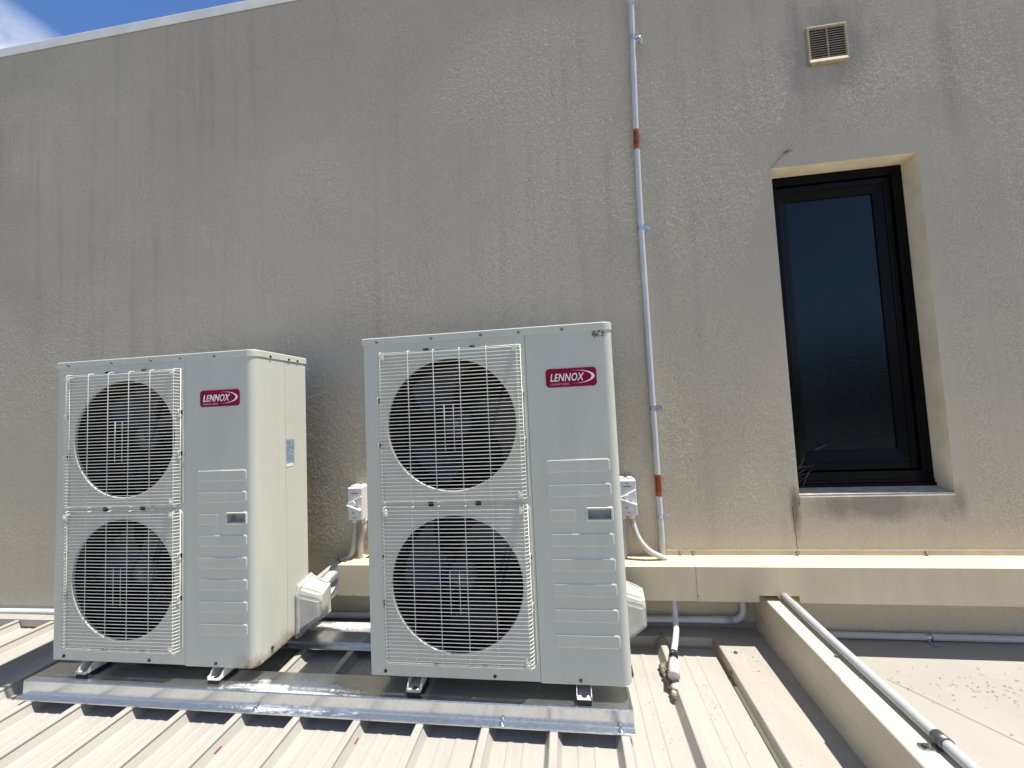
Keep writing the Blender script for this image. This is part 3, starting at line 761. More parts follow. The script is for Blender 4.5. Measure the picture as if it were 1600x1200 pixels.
# ------------------------------------------------------------------ roof
def roof():
    r = thing('metal_roof', (0, 0, 0), 'cream ribbed metal roof sheeting under the air conditioners, sloping towards the camera', 'roof')
    prof = []
    for k in range(-22, 12):
        xr = XR0 + k * PITCH
        prof += [(xr - .046, -.043), (xr - .043, -.041), (xr - .028, -.006), (xr - .026, -.0015), (xr - .022, 0), (xr - .003, 0), (xr + .0002, -.0015), (xr + .0012, -.0065), (xr - .0022, -.0090), (xr - .0010, -.0125), (xr + .0135, -.040), (xr + .017, -.043)]
        for f0 in (.062, .115):
            prof += [(xr + f0, -.043), (xr + f0 + .004, -.0412), (xr + f0 + .016, -.0412), (xr + f0 + .020, -.043)]
    prof += [(XR0 + 12 * PITCH - .03, -.043)]
    b = MB(); ys = [-.086, -6.0]
    A = [b.bm.verts.new((x, ys[0], rz(ys[0]) + z)) for x, z in prof]; Bv = [b.bm.verts.new((x, ys[1], rz(ys[1]) + z)) for x, z in prof]
    for i in range(len(prof) - 1): b.bm.faces.new((A[i], A[i + 1], Bv[i + 1], Bv[i]))
    b.build('roof_sheet', M['roof'], r)
    # apron flashing at the wall: top strip plus a turned-down edge notched over the ribs
    a = MB(); ye = -.088; zt = lambda y: rz(y) + .004
    xr_ = 1.60
    a.poly([(-6.4, -.001, zt(0)), (xr_, -.001, zt(0)), (xr_, ye, zt(ye)), (-6.4, ye, zt(ye))])
    a.poly([(-6.4, -.0015, zt(0)), (xr_, -.0015, zt(0)), (xr_, -.0015, zt(0) + .028), (-6.4, -.0015, zt(0) + .028)])
    yd = ye
    for k in range(-21, 12):
        xa = XR0 + k * PITCH + .012; xb = XR0 + (k + 1) * PITCH - .036
        if k == 11: xb = 1.362
        j = random.uniform(-.002, .002)
        a.poly([(xa - .010, yd, zt(yd)), (xb + .006, yd, zt(yd)), (xb + .001 - .012, yd - .002, zt(yd) - .036 + j), (xa + .008, yd - .002, zt(yd) - .036 + j)])
    a.build('apron_flashing', M['flash'], r)
    # cover flashing between the last rib and the upstand
    c = MB(); x0, x1 = 1.368, 1.5755
    def cs(y0, y1, dx, dz, mat=None):
        pts = [(x0 + dx + .006, -.047), (x0 + dx, -.042), (x0 + dx, .000), (x0 + dx + .003, .003), (x1, .003)]
        A_ = [c.bm.verts.new((x, y0, rz(y0) + z + dz)) for x, z in pts]; B_ = [c.bm.verts.new((x, y1, rz(y1) + z + dz)) for x, z in pts]
        for i in range(len(pts) - 1): c.bm.faces.new((A_[i], A_[i + 1], B_[i + 1], B_[i]))
    cs(-.0905, -6.0, 0, 0.0025)
    c.poly([(x0, -.0905, rz(-.0905) + .005), (x1, -.0905, rz(-.0905) + .005), (x1, -.0907, rz(-.0905) - .035), (x0, -.0907, rz(-.0905) - .035)])
    c.build('cover_flashing', M['flash'], r)
    for x, y, z in ((1.418, -.192, .006), (1.368, -.276, -.02), (-1.879 - .010, -.07, .006), (-1.646 - .01, -.07, .006), (-2.112 - .01, -.07, .006), (1.145, -.07, .006), (1.372, -.505, -.004)):
        s = MB(); s.cyl((x, y, rz(y) + z - .002), (x, y, rz(y) + z + .002), .0085, 14); s.cyl((x, y, rz(y) + z + .002), (x, y, rz(y) + z + .006), .005, 6); s.build('roof_screw', M['screw'], r)
    for (k, y, l) in ((4, -.765, .040), (6, -.692, .034)):      # marker strokes on the rib flanks
        s = MB(); xr = XR0 + k * PITCH
        def fl(t, yy): return (xr - .0010 + .0145 * t + .0008, yy, rz(yy) - .0125 - .0275 * t + .0004)
        s.poly([fl(.66, y), fl(.84, y + .004), fl(.82, y + l * .85), fl(.66, y + l * .85 - .004)]); s.build('red_mark', M['redmark'], r)
    return r
ROOF = roof()

def upstand():
    t = thing('metal_upstand', (1.632, -.15, rz(-.15)), 'long cream boxed metal upstand running towards the camera right of the ribbed roof', 'upstand')
    ox, oy, oz = t.location
    def seg(b, y0, y1, g, hg=.1965, wd=.116):
        x0, x1 = 1.5746 - g, 1.5746 + wd + g
        pts = [(x0 + .0045, -.03), (x0 + .0045, hg - .1015), (x0 + .020, hg - .1010), (x0 + .020, hg - .0935), (x0 - .001, hg - .0940), (x0, hg - .003), (x0 + .003, hg), (x1 - .003, hg), (x1, hg - .003), (x1, -.03)]
        A = [b.bm.verts.new((x - ox, y0 - oy, rz(y0) + z - oz)) for x, z in pts]; B_ = [b.bm.verts.new((x - ox, y1 - oy, rz(y1) + z - oz)) for x, z in pts]
        n = len(pts)
        for i in range(n - 1): b.bm.faces.new((A[i], A[i + 1], B_[i + 1], B_[i]))
        b.bm.faces.new(A[::-1]); b.bm.faces.new(B_)
    b = MB(); seg(b, -.003, -.66, 0); b.build('capping', M['barge'], t)
    b = MB(); seg(b, -.622, -6.0, .0045, .1985); b.build('capping', M['barge'], t)
    c = MB(); c.box((1.5735 - ox, -.088 - oy, rz(-.1) - oz), (1.5775 - ox, -.070 - oy, rz(-.08) + .10 - oz)); c.build('corner_strip', M['strip'], t)
    s = MB(); y = -.512; z = rz(y) + .1965
    s.cyl((1.6265 - ox, y - oy, z - oz), (1.6265 - ox, y - oy, z + .002 - oz), .008, 14); s.cyl((1.6265 - ox, y - oy, z + .002 - oz), (1.6265 - ox, y - oy, z + .007 - oz), .005, 6); s.build('roof_screw', M['screw'], t)
upstand()

def flat_roof():
    t = thing('flat_roof', (3.0, -.2, rz(-.2) - .022), 'flat cream sheet roof with dark leaf specks, right of the upstand', 'roof')
    ox, oy, oz = t.location
    b = MB(); off = -.022
    def P(x, y, d=0): return (x - ox, y - oy, rz(y) + off + d - oz)
    b.poly([P(1.685, -.001), P(9, -.001), P(9, -6), P(1.685, -6)])
    b.poly([P(1.685, -.0015), P(9, -.0015), P(9, -.0015, .022), P(1.685, -.0015, .022)])
    b.poly([P(1.685, -.262, .0016), P(9, -.262, .0016), P(9, -.258, .0002), P(1.685, -.258, .0002)])
    b.poly([P(1.685, -.262, .0016), P(9, -.262, .0016), P(9, -1.6, .0012), P(1.685, -1.6, .0012)])
    # a diagonal welted seam
    a = Vector((1.93, -.275)); e = Vector((2.62, -1.30)); d = (e - a).normalized(); n = Vector((-d.y, d.x))
    prof = [(-.013, .0016), (-.010, .0045), (-.003, .006), (.003, .0035), (.009, .0045), (.013, .0016)]
    A = [b.bm.verts.new(P(a.x + n.x * q, a.y + n.y * q, h)) for q, h in prof]; B_ = [b.bm.verts.new(P(e.x + n.x * q, e.y + n.y * q, h)) for q, h in prof]
    for i in range(len(prof) - 1): b.bm.faces.new((A[i], A[i + 1], B_[i + 1], B_[i]))
    b.build('roof_sheet', M['flatroof'], t)
flat_roof()

def litter():
    b = MB(); rnd = random.Random(21)
    def flake(x, y, z, l, w, a):
        l *= .68; w *= .8
        d = Vector((cos(a), sin(a), 0)); n = Vector((-sin(a), cos(a), 0)); c = Vector((x, y, z + .0012))
        p = [c - d * l, c - d * l * .2 + n * w + Vector((0, 0, .001)), c + d * l, c + d * l * .1 - n * w]
        b.poly(p)
    for k in range(95):                            # flat roof: loose cluster and strays
        if k < 70: x, y = rnd.gauss(2.20, .10), rnd.gauss(-.30, .045)
        else: x, y = rnd.uniform(1.72, 2.7), rnd.uniform(-.95, -.02)
        if x < 1.71 or y > -.01: continue
        flake(x, y, rz(y) - .019, rnd.uniform(.003, .010), rnd.uniform(.0008, .002), rnd.gauss(-.6, .6))
    for k in range(70):                             # behind the conduit clip, along the upstand
        x, y = 1.70 + abs(rnd.gauss(0, .10)), -.245 + rnd.gauss(0, .03)
        flake(x, y, rz(y) - .019, rnd.uniform(.003, .009), rnd.uniform(.0008, .0018), rnd.uniform(0, 3))
    for k in range(12):                             # against the diagonal seam
        s = abs(rnd.gauss(0, .18)); x = 1.925 + s * .56 + rnd.gauss(0, .012); y = -.27 - s * .83
        flake(x, y, rz(y) - .017, rnd.uniform(.003, .010), rnd.uniform(.001, .002), rnd.gauss(-1, .5))
    for k in range(120):                            # cover flashing and the pans beside the drain
        q = rnd.random()
        if q < .3: x, y, z = rnd.gauss(1.45, .03), rnd.gauss(-.22, .06), .006
        elif q < .5: x, y, z = rnd.uniform(1.38, 1.57), rnd.uniform(-.9, -.1), .006
        elif q < .7: x, y, z = 1.12 + rnd.gauss(0.045, .012), rnd.uniform(-.5, -.28), -.042
        else: x, y, z = rnd.choice([rnd.uniform(.97, 1.09), rnd.uniform(1.18, 1.34)]), rnd.uniform(-.75, -.12), -.042
        if z < 0 and 1.10 < x < 1.18: x += .08
        flake(x, y, rz(y) + z, rnd.uniform(.002, .007), rnd.uniform(.0006, .0015), rnd.uniform(0, 3))
    for k in range(60):
        x, y = rnd.uniform(-1.3, .9), rnd.uniform(-1.2, -.7); f = ((x - XR0) % PITCH)
        if f < .04 or f > .17: continue
        flake(x, y, rz(y) - .0415, rnd.uniform(.0015, .004), rnd.uniform(.0006, .0015), rnd.uniform(0, 3))
    for k in range(70):
        x, y = rnd.uniform(1.2, 1.57), rnd.gauss(-.06, .018)
        flake(x, min(-.01, y), rz(y) + .005, rnd.uniform(.002, .007), rnd.uniform(.0006, .0016), rnd.uniform(0, 3))
    tag(b.build('leaf_litter', M['litter'], normals=False), 'dark dry leaf specks scattered over the sunlit roofs', 'leaf litter', kind='stuff')
litter()

# ------------------------------------------------------------------ cream pipe cover duct along the wall
YD, DZT, DZB = -.1472, .2405, .0955
def duct():
    t = thing('pipe_duct', (-.38, 0, DZB), 'long cream boxed duct fixed along the foot of the wall, behind the right unit', 'duct')
    ox, oy, oz = t.location
    X0, X1 = -.381, 7.0
    b = MB()
    nz = .122
    out = [(X0 - ox, DZT - oz), (X0 - ox, DZB - oz), (1.5455 - ox, DZB - oz - .001), (1.5455 - ox, nz - oz), (1.706 - ox, nz - oz), (1.706 - ox, DZB - oz - .002), (X1 - ox, DZB - oz - .004), (X1 - ox, DZT - oz)]
    def ring(y): return [b.bm.verts.new((x, y, z)) for x, z in out]
    A, B_ = ring(YD), ring(-.001)
    n = len(out)
    for i in range(n):
        if i == 0: continue                          # open left end
        b.bm.faces.new((A[i], A[(i + 1) % n], B_[(i + 1) % n], B_[i]))
    b.bm.faces.new(A)
    th = .0025
    b.poly([(X0 - ox, YD + th, DZT - oz - th), (X0 - ox, YD + th, DZB - oz + th), (X0 - ox + .05, YD + th, DZB - oz + th), (X0 - ox + .05, YD + th, DZT - oz - th)])
    body = b.build('duct_cover', M['duct'], t)
    s = MB(); s.box((.30 - ox, -.006, DZT - oz + .0002), (1.035 - ox, -.0012, DZT + .021 - oz)); s.box((1.205 - ox, -.006, DZT - oz + .0002), (X1 - ox, -.0012, DZT + .024 - oz)); s.box((-.30 - ox, -.006, DZT + .0002 - oz), (.28 - ox, -.0012, DZT + .022 - oz))
    s.build('fixing_strip', M['strip'], t)
    for x in (1.022, 1.268, 1.327, 1.78, 2.304, 2.9, -.21):
        c = MB(); c.cyl((x - ox, -.0062, DZT + .012 - oz), (x - ox, -.0085, DZT + .012 - oz), .0085, 12); c.cyl((x - ox, -.0085, DZT + .012 - oz), (x - ox, -.013, DZT + .012 - oz), .0052, 6); c.build('screw', M['screw'], t)
    c = MB(); c.box((1.2935 - ox, YD - .0008, DZB - oz), (1.2950 - ox, YD - .0001, DZT - oz)); c.box((1.2940 - ox, YD + .0003, DZT - oz), (1.2952 - ox, -.01, DZT + .0007 - oz)); c.build('lap_joint', M['seal_dirt'], t)
    for x, z in ((1.2955, .118), (-.30, .1)):
        c = MB(); c.cyl((x - ox, YD - .0003, z - oz), (x - ox, YD - .0035, z - oz), .0045, 10); c.build('rivet', M['screw'], t)
    # dark openings where the cables enter the top
    h = MB(); h.box((-.285 - ox, -.055, DZT - oz + .0004), (-.225 - ox, -.012, DZT - oz + .0012)); h.build('cable_slot', M['black'], t)
    bk = MB(); bk.box((X0 - ox + .051, YD + .003, DZB - oz + .003), (X0 - ox + .056, -.003, DZT - oz - .003)); bk.build('duct_stop', M['black'], t)
duct()

# ------------------------------------------------------------------ vertical conduit on the wall with saddles and orange stickers
def conduit():
    t = thing('wall_conduit', (1.187, 0, .24), 'white electrical conduit running up the wall with two orange stickers', 'conduit')
    ox, oy, oz = t.location
    def cx(z): 
        pts = [(.2, 1.187), (1.0, 1.1865), (1.83, 1.1868), (2.34, 1.1925), (3.02, 1.2102), (3.42, 1.222)]
        for (a, u), (b_, v) in zip(pts, pts[1:]):
            if z <= b_: return u + (v - u) * (z - a) / (b_ - a)
        return pts[-1][1]
    R_ = .0135; yc = -.0165
    def yc_(z): return -.0165 - max(0, z - 2.0) * .012
    b = MB(); zs = [.238 + i * .08 for i in range(40)]
    zs = [z for z in zs if z < WTOP - .035] + [WTOP - .034]
    b.tube([(cx(z) - ox, yc_(z), z - oz) for z in zs], R_, 18); b.build('pipe', M['conduit'], t)
    c = MB(); c.tube([(cx(z) - ox, yc_(z), z - oz) for z in (2.99, 3.06)], R_ + .002, 18); c.build('coupling', M['conduit'], t)
    for z, twist in ((2.815, 1), (1.832, 0), (.939, 0), (.4255, 0)):
        s = MB(); x = cx(z) - ox; y_ = yc_(z); n = 14; r = R_ + .0012; hw = .0105
        pr = [(r * cos(a), r * sin(a)) for a in [pi + pi * k / n for k in range(n + 1)]]
        pr = [(-r, -y_ - .002)] + pr + [(r, -y_ - .0022), (r + .027, -y_ - .0022)]
        A = [s.bm.verts.new((x + p, y_ + q, z - hw - oz)) for p, q in pr]; B_ = [s.bm.verts.new((x + p, y_ + q, z + hw - oz)) for p, q in pr]
        for i in range(len(pr) - 1): f = s.bm.faces.new((A[i], A[i + 1], B_[i + 1], B_[i])); f.smooth = i < n + 1
        if twist: s.tube(spline([(x + r, -.02, z - oz), (x + r + .018, -.03, z - oz - .004), (x + r + .03, -.02, z - oz - .010), (x + r + .027, -.008, z - oz - .018)], 5), .006, 8)
        s.prism(rrect(x + r + .001, z - oz - hw, x + r + .031, z - oz + hw, .008), 'y', -.0035, -.0008)
        s.cyl((x + r + .018, -.0036, z - oz), (x + r + .018, -.008, z - oz), .0055, 10)
        s.build('saddle_clip', M['zinc'], t)
    for z0, z1 in ((2.2315, 2.333), (.520, .622)):
        s = MB(); n = 20; r = R_ + .0007; zm = (z0 + z1) / 2; x = cx(zm) - ox; y_ = yc_(zm)
        s.tube([(cx(z0) - ox, yc_(z0), z0 - oz), (cx(z1) - ox, yc_(z1), z1 - oz)], r, 24, cap=False); st = s.build('warning_sticker', M['orange'], t)
        # two lines of letters running down the sticker, wrapped on the pipe
        k = MB(); rnd = random.Random(int(z0 * 100))
        def patch(a0, a1, za, zb):
            pts = []
            m = 3
            for i in range(m):
                b0 = a0 + (a1 - a0) * i / m; b1 = a0 + (a1 - a0) * (i + 1) / m; rr = r + .0005
                xx = cx((za + zb) / 2) - ox
                k.poly([(xx + rr * sin(b0), y_ - rr * cos(b0), za - oz), (xx + rr * sin(b1), y_ - rr * cos(b1), za - oz), (xx + rr * sin(b1), y_ - rr * cos(b1), zb - oz), (xx + rr * sin(b0), y_ - rr * cos(b0), zb - oz)])
        FONT = {'D': ('1110', '1001', '1001', '1110'), 'A': ('0110', '1001', '1111', '1001'), 'N': ('1001', '1101', '1011', '1001'), 'G': ('0111', '1000', '1011', '0111'), 'E': ('1111', '1110', '1000', '1111'), 'R': ('1110', '1001', '1110', '1001'),
                'S': ('0111', '0110', '0011', '1110'), 'O': ('0110', '1001', '1001', '0110'), 'L': ('1000', '1000', '1000', '1111'), 'C': ('0111', '1000', '1000', '0111'), 'B': ('1110', '1110', '1001', '1110')}
        for word, aL, aR in (('DANGER', .08, .80), ('SOLAR', -1.0, -.22)):
            zz = z1 - .012; lh = (z1 - z0 - .030) / len(word)
            for ch in word:
                g = FONT[ch]
                for row in range(4):
                    for colm in range(4):
                        if g[row][colm] == '1':           # letters lie on their side, reading down the pipe
                            a1_ = aR - (aR - aL) * row / 4; a0_ = aR - (aR - aL) * (row + 1) / 4
                            zc = zz - lh * .84 * colm / 4
                            patch(a0_, a1_, zc - lh * .84 / 4, zc)
                zz -= lh
        patch(-1.1, .95, z1 - .008, z1 - .0055); patch(-1.1, .95, z0 + .0135, z0 + .0155)
        k.build('sticker_print', M['orange_ink'], st)
conduit()

# ------------------------------------------------------------------ isolator switches with their flexible conduits
def isolator(loc, label):
    t = thing('isolator_switch', loc, label, 'isolator switch', 'grey isolator switches on the wall')
    b = MB(); w, h, d = .039, .082, .088
    b.box((-w, -d, -h), (w, -.001, h), .004)
    b.box((-w - .004, -.030, -h + .012), (w + .004, -.001, h - .012), .002)
    for x in (-.020, .018): b.box((x - .012, -d + .016, h - .001), (x + .012, -.02, h + .007), .003)
    bo = b.build('switch_body', M['iso'], t)
    f = MB(); f.box((-w + .003, -d - .0035, -h + .004), (w - .003, -d + .0005, h - .004), .0015); f.build('front_cover', M['iso'], t)
    l = MB()
    def bar(a, c, wd, dep):
        a = Vector(a); c = Vector(c); dv = (c - a); ln = dv.length; ang = math.atan2(dv.z, dv.x)
        m_ = Matrix.Translation((a.x, -d - .0035, a.z)) @ Matrix.Rotation(-ang, 4, 'Y'); l.box((0, -dep, -wd / 2), (ln, 0.0, wd / 2), .001, mtx=m_)
    bar((-w + .004, 0, .003), (w - .003, 0, .037), .004, .008); bar((-w + .004, 0, -.004), (w - .003, 0, -.031), .007, .020)
    l.cyl((-.004, -d - .0035, .002), (-.004, -d - .017, .002), .014, 20)
    l.build('lever', M['iso_white'], t)
    for (x0, x1, z) in ((-.018, .016, .050), (-.014, -.004, -.047)):
        k = MB(); k.box((x0, -d - .0042, z), (x1, -d - .0034, z + .0045)); k.build('printed_text', M['iso_ink'], t)
    for z in (.067, -.068):
        k = MB(); k.cyl((-.001, -d - .0034, z), (-.001, -d - .0048, z), .0034, 10); k.build('cover_screw', M['iso_ink'], t)
    p = MB(); p.box((.004, -d - .0045, -.056), (.016, -d - .0034, -.040), .0004); p.build('small_sticker', M['sticker_white'], t)
    return t
I1 = isolator((-.315, 0, .522), 'grey isolator switch on the wall in the gap between the two units')
I2 = isolator((1.034, 0, .530), 'grey isolator switch on the wall partly behind the right unit, beside the conduit')

def flex(name, pts, r, label, mat='flex', pitch=.0062, thingmode=True, n=12):
    path = spline(pts, 14)
    # resample evenly so the corrugations are regular
    ln = [0]
    for a, b_ in zip(path, path[1:]): ln.append(ln[-1] + (b_ - a).length)
    step = pitch / 4; out = []; s = 0; i = 0
    while s < ln[-1]:
        while ln[i + 1] < s: i += 1
        t = (s - ln[i]) / max(1e-9, ln[i + 1] - ln[i]); out.append(path[i].lerp(path[i + 1], t)); s += step
    tot = len(out)
    b = MB(); b.tube(out, lambda t: r * (1 + .09 * sin(t * (tot - 1) * pi / 2)), n)
    o = b.build(name, M[mat]); tag(o, label, 'flexible conduit', 'grey corrugated conduits'); return o
def glands():
    for par, xs in ((I1, (-.026, .024)), (I2, (.018, -.024))):
        for x in xs:
            g = MB(); g.cyl((x, -.045, -.082), (x, -.045, -.104), .0155, 14); g.build('gland', M['iso'], par)
glands()
flex('flexible_conduit', [(1.052, -.045, .428), (1.056, -.05, .395), (1.075, -.062, .335), (1.115, -.07, .285), (1.160, -.066, .258), (1.192, -.06, .242)], .0125, 'corrugated grey conduit curving from the right isolator down to the duct')
flex('flexible_conduit', [(1.010, -.045, .428), (1.009, -.045, .36), (1.008, -.045, .242)], .0125, 'straight grey conduit under the right isolator, mostly behind the unit')
flex('flexible_conduit', [(-.291, -.045, .420), (-.293, -.047, .38), (-.309, -.05, .32), (-.314, -.05, .242)], .0135, 'right of two grey conduits dropping from the left isolator into the duct')
flex('flexible_conduit', [(-.341, -.045, .420), (-.343, -.047, .36), (-.352, -.05, .29), (-.372, -.06, .248), (-.42, -.075, .222), (-.46, -.10, .198), (-.500, -.15, .165), (-.515, -.20, .150)], .0135, 'corrugated conduit bending from the left isolator down to the left unit\'s pipe cover')

def lagged(pts, r, label):
    b = MB(); b.tube(spline(pts, 12), r, 18); o = b.build('lagged_pipe', M['lag']); return tag(o, label, 'refrigerant pipe', 'white lagged pipes')
lagged([(-.335, -.075, .188), (-.39, -.08, .190), (-.43, -.09, .178), (-.465, -.12, .150), (-.475, -.175, .125), (-.475, -.215, .118)], .027, 'upper white lagged pipe arching from the duct end to the left pipe cover')
lagged([(-.335, -.07, .128), (-.39, -.075, .125), (-.430, -.10, .098), (-.455, -.15, .070), (-.462, -.205, .060)], .022, 'lower white lagged pipe from the duct end into the left pipe cover')
def tie():
    b = MB(); x = -.392
    n = 20; pts = [(x + .002 * sin(a), -.080 + .030 * cos(a), .190 + .030 * sin(a)) for a in [2 * pi * k / n for k in range(n + 1)]]
    b.tube(pts, .0022, 6); b.tube(spline([(x, -.085, .219), (x - .006, -.092, .236), (x - .018, -.10, .252)], 5), .0024, 6)
    tag(b.build('cable_tie', M['black']), 'black cable tie round the lagged pipe at the duct end', 'cable tie')
tie()

# ------------------------------------------------------------------ pipes at the foot of the wall
def wall_pipe(pts, r, name, label, cat, clips=()):
    t = thing(name, pts[0], label, cat); o = Vector(pts[0])
    b = MB(); b.tube([Vector(p) - o for p in pts], r, 16); b.build('pipe', M['pvc'], t)
    for x, y, z in clips:
        c = MB(); c.tube([Vector((x - .011, y, z)) - o, Vector((x + .011, y, z)) - o], r + .0016, 16); c.box((x - .011 - o.x, y - r - .030 - o.y, z - r - o.z - .001), (x + .011 - o.x, y - o.y, z - r - o.z + .0015)); c.build('saddle_clip', M['zinc'], t)
    return t, o
def zp(x): return -.0785 + (x + 2.4) * .0094
pp = [(-7, -.022, zp(-7)), (-2.4, -.022, zp(-2.4)), (0, -.022, zp(0)), (1.478, -.022, zp(1.478))]
for a in range(1, 7): pp.append((1.478 + .045 * sin(a * pi / 12), -.022, zp(1.478) + .045 * (1 - cos(a * pi / 12))))
pp.append((1.523, -.022, DZB + .01))
T_, o_ = wall_pipe(pp, .0142, 'drain_pipe', 'long grey pipe along the wall\'s foot that elbows up under the duct', 'pipe')
c = MB(); c.tube([Vector((1.385, -.022, zp(1.385))) - o_, Vector((1.470, -.022, zp(1.47))) - o_], .0160, 16); c.build('coupling', M['pvc'], T_)
c = MB(); c.tube([Vector((-1.9, -.022, zp(-1.9))) - o_, Vector((-1.84, -.022, zp(-1.84))) - o_], .0160, 16); c.build('coupling', M['pvc'], T_)
wall_pipe([(1.692, -.022, rz(0) - .022 + .016), (7, -.022, rz(0) - .022 + .012)], .0135, 'wall_pipe', 'thin grey pipe at the wall\'s foot on the flat roof', 'pipe', ((2.262, -.022, rz(0) - .007),))

# pipe on the upstand
def upstand_pipe():
    t = thing('upstand_conduit', (1.645, -.15, .11), 'grey conduit lying along the top of the metal upstand', 'conduit'); o = t.location
    R_ = .0145
    def c(y): return Vector((1.6455 + max(0, -.3 - y) * .018, y, rz(y) + .1985 + R_ + .004))
    b = MB(); b.tube([c(-.135 - i * .25) - o for i in range(20)], R_, 20); b.build('pipe', M['pipe_grey'], t)
    d = MB(); y = -.866; q = c(y) - o
    d.tube([q + Vector((0, .016, -.0006)), q + Vector((0, -.016, .0006))], R_ + .0025, 20); d.build('saddle_clip', M['zinc_dull'], t)
    k = MB(); z = q.z - R_ - .0035
    k.prism(rrect(q.x - R_ - .040, q.y - .012, q.x - .005, q.y + .012, .010), 'z', z - .001, z + .0025); k.build('clip_tab', M['zinc'], t)
    s = MB(); s.cyl((q.x - R_ - .024, q.y, z + .0025), (q.x - R_ - .024, q.y, z + .007), .0065, 10); s.build('screw', M['darkscrew'], t)
    e = MB(); g = c(-.14) - o; e.lathe([(R_ + .0005, -.004), (R_ + .006, -.003), (R_ + .009, .003)], (g.x, g.y, g.z), n=20); e.build('sealant_collar', M['seal'], t)
upstand_pipe()

# ------------------------------------------------------------------ drain hose ending on a rib
def drain():
    t = thing('drain_hose', (1.17, -.09, .09), 'pale drain hose dropping from the duct to a clamp on a roof rib', 'drain hose'); o = Vector(t.location)
    zr = lambda y: rz(y)
    P = [(1.207, -.085, .125), (1.207, -.09, .06), (1.2045, -.105, .01), (1.196, -.145, -.025), (1.180, -.19, -.048), (1.163, -.235, -.060), (1.150, -.275, -.064)]
    b = MB(); b.tube([p - o for p in spline(P, 8)], .0125, 16); b.build('hose', M['hose'], t)
    c = MB(); c.tube([Vector((1.156, -.258, -.062)) - o, Vector((1.148, -.283, -.0655)) - o], .0165, 16); c.tube([Vector((1.146, -.288, -.066)) - o, Vector((1.1435, -.300, -.067)) - o], .0150, 16)
    c.box((1.150 - o.x, -.283 - o.y, -.052 - o.z), (1.166 - o.x, -.268 - o.y, -.044 - o.z), .002); c.build('hose_clamp', M['clamp'], t)
    w = MB(); w.tube([Vector((1.1530, -.270, -.062)) - o, Vector((1.151, -.276, -.063)) - o], .0172, 16); w.build('clamp_band', M['zinc'], t)
    s = MB(); s.tube([Vector((1.1445, -.300, -.067)) - o, Vector((1.137, -.330, -.074)) - o, Vector((1.128, -.365, -.088)) - o], lambda k: .0165 + .006 * k, 18); s.build('outlet_stub', M['hose'], t)
    rnd = random.Random(6); q = MB()
    for k in range(26):
        y = -.235 - .19 * rnd.random(); q.ball((1.118 + rnd.gauss(0, .006) - o.x, y - o.y, zr(y) - .032 + rnd.uniform(0, .015) - o.z), rnd.uniform(.008, .014), (1, 1.5, .7), 2, .25)
    q.build('sealant', M['seal_dirt'], t)
    e = MB(); e.ball((1.122 - o.x, -.392 - o.y, zr(-.39) - .006 - o.z), .0135, (1, 1.1, .9), 2, .08); e.ball((1.116 - o.x, -.405 - o.y, zr(-.4) - .016 - o.z), .010, (1, 1.3, .8), 2, .1); e.build('sealant_bead', M['seal'], t)
drain()

# loose cable end under the duct
k = MB(); k.tube(spline([(1.335, -.06, .097), (1.345, -.075, .085), (1.365, -.085, .080), (1.38, -.085, .083)], 5), .0035, 6)
tag(k.build('loose_cable', M['black']), 'short black cable end hanging under the duct near the drain hose', 'cable')

# ------------------------------------------------------------------ far surroundings behind the camera (seen only as reflections)
g = MB(); g.poly([(-400, -400, -4.5), (400, -400, -4.5), (400, 400, -4.5), (-400, 400, -4.5)]); tag(g.build('ground', M['ground'], normals=False), kind='structure')
def hills():
    b = MB(); rnd = random.Random(12); R0 = 70; n = 90; rows = []
    for i in range(n + 1):
        a = pi + pi * i / n; top = 7.0 + 2.2 * sin(i * .31) + 1.4 * sin(i * .83 + 1) + rnd.uniform(-.7, .7)
        rows.append([(R0 * cos(a), R0 * sin(a), -4.6), (R0 * 1.03 * cos(a), R0 * 1.03 * sin(a), top * .6), (R0 * 1.08 * cos(a), R0 * 1.08 * sin(a), top), (R0 * 1.4 * cos(a), R0 * 1.4 * sin(a), -4.6)])
    V = [[b.bm.verts.new(p) for p in r] for r in rows]
    for A, B_ in zip(V, V[1:]):
        for j in range(3): b.bm.faces.new((A[j], A[j + 1], B_[j + 1], B_[j]))
    tag(b.build('hills', M['hill']), kind='structure')
hills()

# ------------------------------------------------------------------ light
SUN = Vector((.325, -.0095, 1)).normalized()
sl = bpy.data.lights.new('sun', 'SUN'); sl.energy = 5.0; sl.angle = radians(.53); sl.color = (1, .95, .86)
so = bpy.data.objects.new('sun', sl); COL.objects.link(so); so.rotation_euler = SUN.to_track_quat('Z', 'Y').to_euler(); so.location = (4, -3, 12)

wd = bpy.data.worlds.new('World'); SC.world = wd; wd.use_nodes = True
N, L = wd.node_tree.nodes, wd.node_tree.links
bg = N['Background']
sky = N.new('ShaderNodeTexSky'); sky.sky_type = 'NISHITA'; sky.sun_disc = False
sky.sun_elevation = math.asin(SUN.z); sky.sun_rotation = math.atan2(SUN.x, SUN.y); sky.altitude = 200; sky.dust_density = 0; sky.ozone_density = 2; sky.air_density = 1.0
tc = N.new('ShaderNodeTexCoord')
mp = N.new('ShaderNodeMapping'); mp.inputs['Rotation'].default_value = (0, 0, .5); mp.inputs['Scale'].default_value = (2.2, 5.5, 9); L.new(tc.outputs['Generated'], mp.inputs['Vector'])
nz = N.new('ShaderNodeTexNoise'); nz.inputs['Scale'].default_value = 1.6; nz.inputs['Detail'].default_value = 8; nz.inputs['Roughness'].default_value = .6; nz.inputs['Distortion'].default_value = .4; L.new(mp.outputs[0], nz.inputs['Vector'])
CAMV = (.777, -2.0594, .9679)
CLOUD = Vector((-.93, .40, .80))
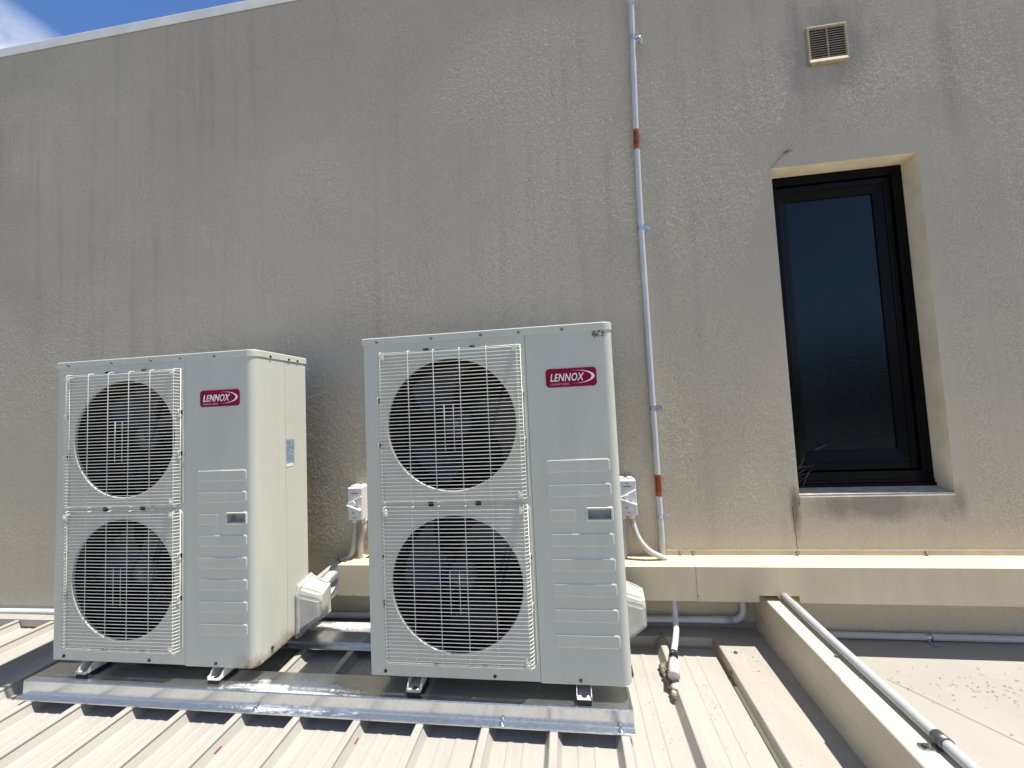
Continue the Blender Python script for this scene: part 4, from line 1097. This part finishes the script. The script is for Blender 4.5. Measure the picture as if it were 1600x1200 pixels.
dt = N.new('ShaderNodeVectorMath'); dt.operation = 'DOT_PRODUCT'; L.new(tc.outputs['Generated'], dt.inputs[0]); dt.inputs[1].default_value = (0, 0, 1)
cl = N.new('ShaderNodeValToRGB'); cl.color_ramp.elements[0].position = .46; cl.color_ramp.elements[1].position = .66; L.new(nz.outputs['Fac'], cl.inputs['Fac'])
CL_MIX = N.new('ShaderNodeMix'); CL_MIX.data_type = 'RGBA'
msk = N.new('ShaderNodeVectorMath'); msk.operation = 'DOT_PRODUCT'; L.new(tc.outputs['Generated'], msk.inputs[0])
mr = N.new('ShaderNodeMapRange'); L.new(msk.outputs['Value'], mr.inputs['Value'])
mm = N.new('ShaderNodeMath'); mm.operation = 'MULTIPLY'; L.new(mr.outputs[0], mm.inputs[0]); L.new(cl.outputs[0], mm.inputs[1])
L.new(mm.outputs[0], CL_MIX.inputs[0]); HS = N.new('ShaderNodeHueSaturation'); HS.inputs['Hue'].default_value = .508; HS.inputs['Saturation'].default_value = .86; L.new(sky.outputs[0], HS.inputs['Color'])
# extra blue added in a cone around the visible sky, less saturation elsewhere
DP = N.new('ShaderNodeVectorMath'); DP.operation = 'DOT_PRODUCT'; L.new(tc.outputs['Generated'], DP.inputs[0])
DR = N.new('ShaderNodeMapRange'); DR.interpolation_type = 'SMOOTHSTEP'; L.new(DP.outputs['Value'], DR.inputs['Value'])
DR.inputs['From Min'].default_value = .80; DR.inputs['From Max'].default_value = .97; DR.inputs['To Min'].default_value = .86; DR.inputs['To Max'].default_value = 1.18; L.new(DR.outputs[0], HS.inputs['Saturation'])
L.new(HS.outputs[0], CL_MIX.inputs[6]); CL_MIX.inputs[7].default_value = (6.0, 6.3, 7.0, 1)
L.new(CL_MIX.outputs[2], bg.inputs['Color'])
bg.inputs['Strength'].default_value = .10

# ------------------------------------------------------------------ camera (solved from the photograph)
cam = bpy.data.cameras.new('camera'); co = bpy.data.objects.new('camera', cam); COL.objects.link(co)
cam.sensor_width = 36; cam.lens = 636.49 / 1600 * 36; cam.clip_start = .05; cam.clip_end = 1500
R3 = Matrix.Rotation(.1319, 3, 'Z') @ Matrix.Rotation(1.6309, 3, 'X') @ Matrix.Rotation(-.0461, 3, 'Z')
co.matrix_world = Matrix.Translation(CAMV) @ R3.to_4x4()
SC.camera = co
def pix_dir(u, v):
    return (R3 @ Vector(((u - 800) / 636.49, -(v - 600) / 636.49, -1))).normalized()
c0 = pix_dir(-245, 563)                               # the cloud bank lies beyond the parapet's left end
msk.inputs[1].default_value = c0
DP.inputs[1].default_value = pix_dir(150, 0)
edge = c0.dot(pix_dir(47, 16)); core = c0.dot(pix_dir(12, 82))
mr.inputs['From Min'].default_value = edge; mr.inputs['From Max'].default_value = core
cl.color_ramp.elements[0].position = .28; cl.color_ramp.elements[1].position = .60

vs = SC.view_settings; vs.view_transform = 'Standard'; vs.look = 'None'; vs.exposure = .82; vs.gamma = 1
SC.cycles.max_bounces = 8; SC.cycles.diffuse_bounces = 4; SC.cycles.glossy_bounces = 4
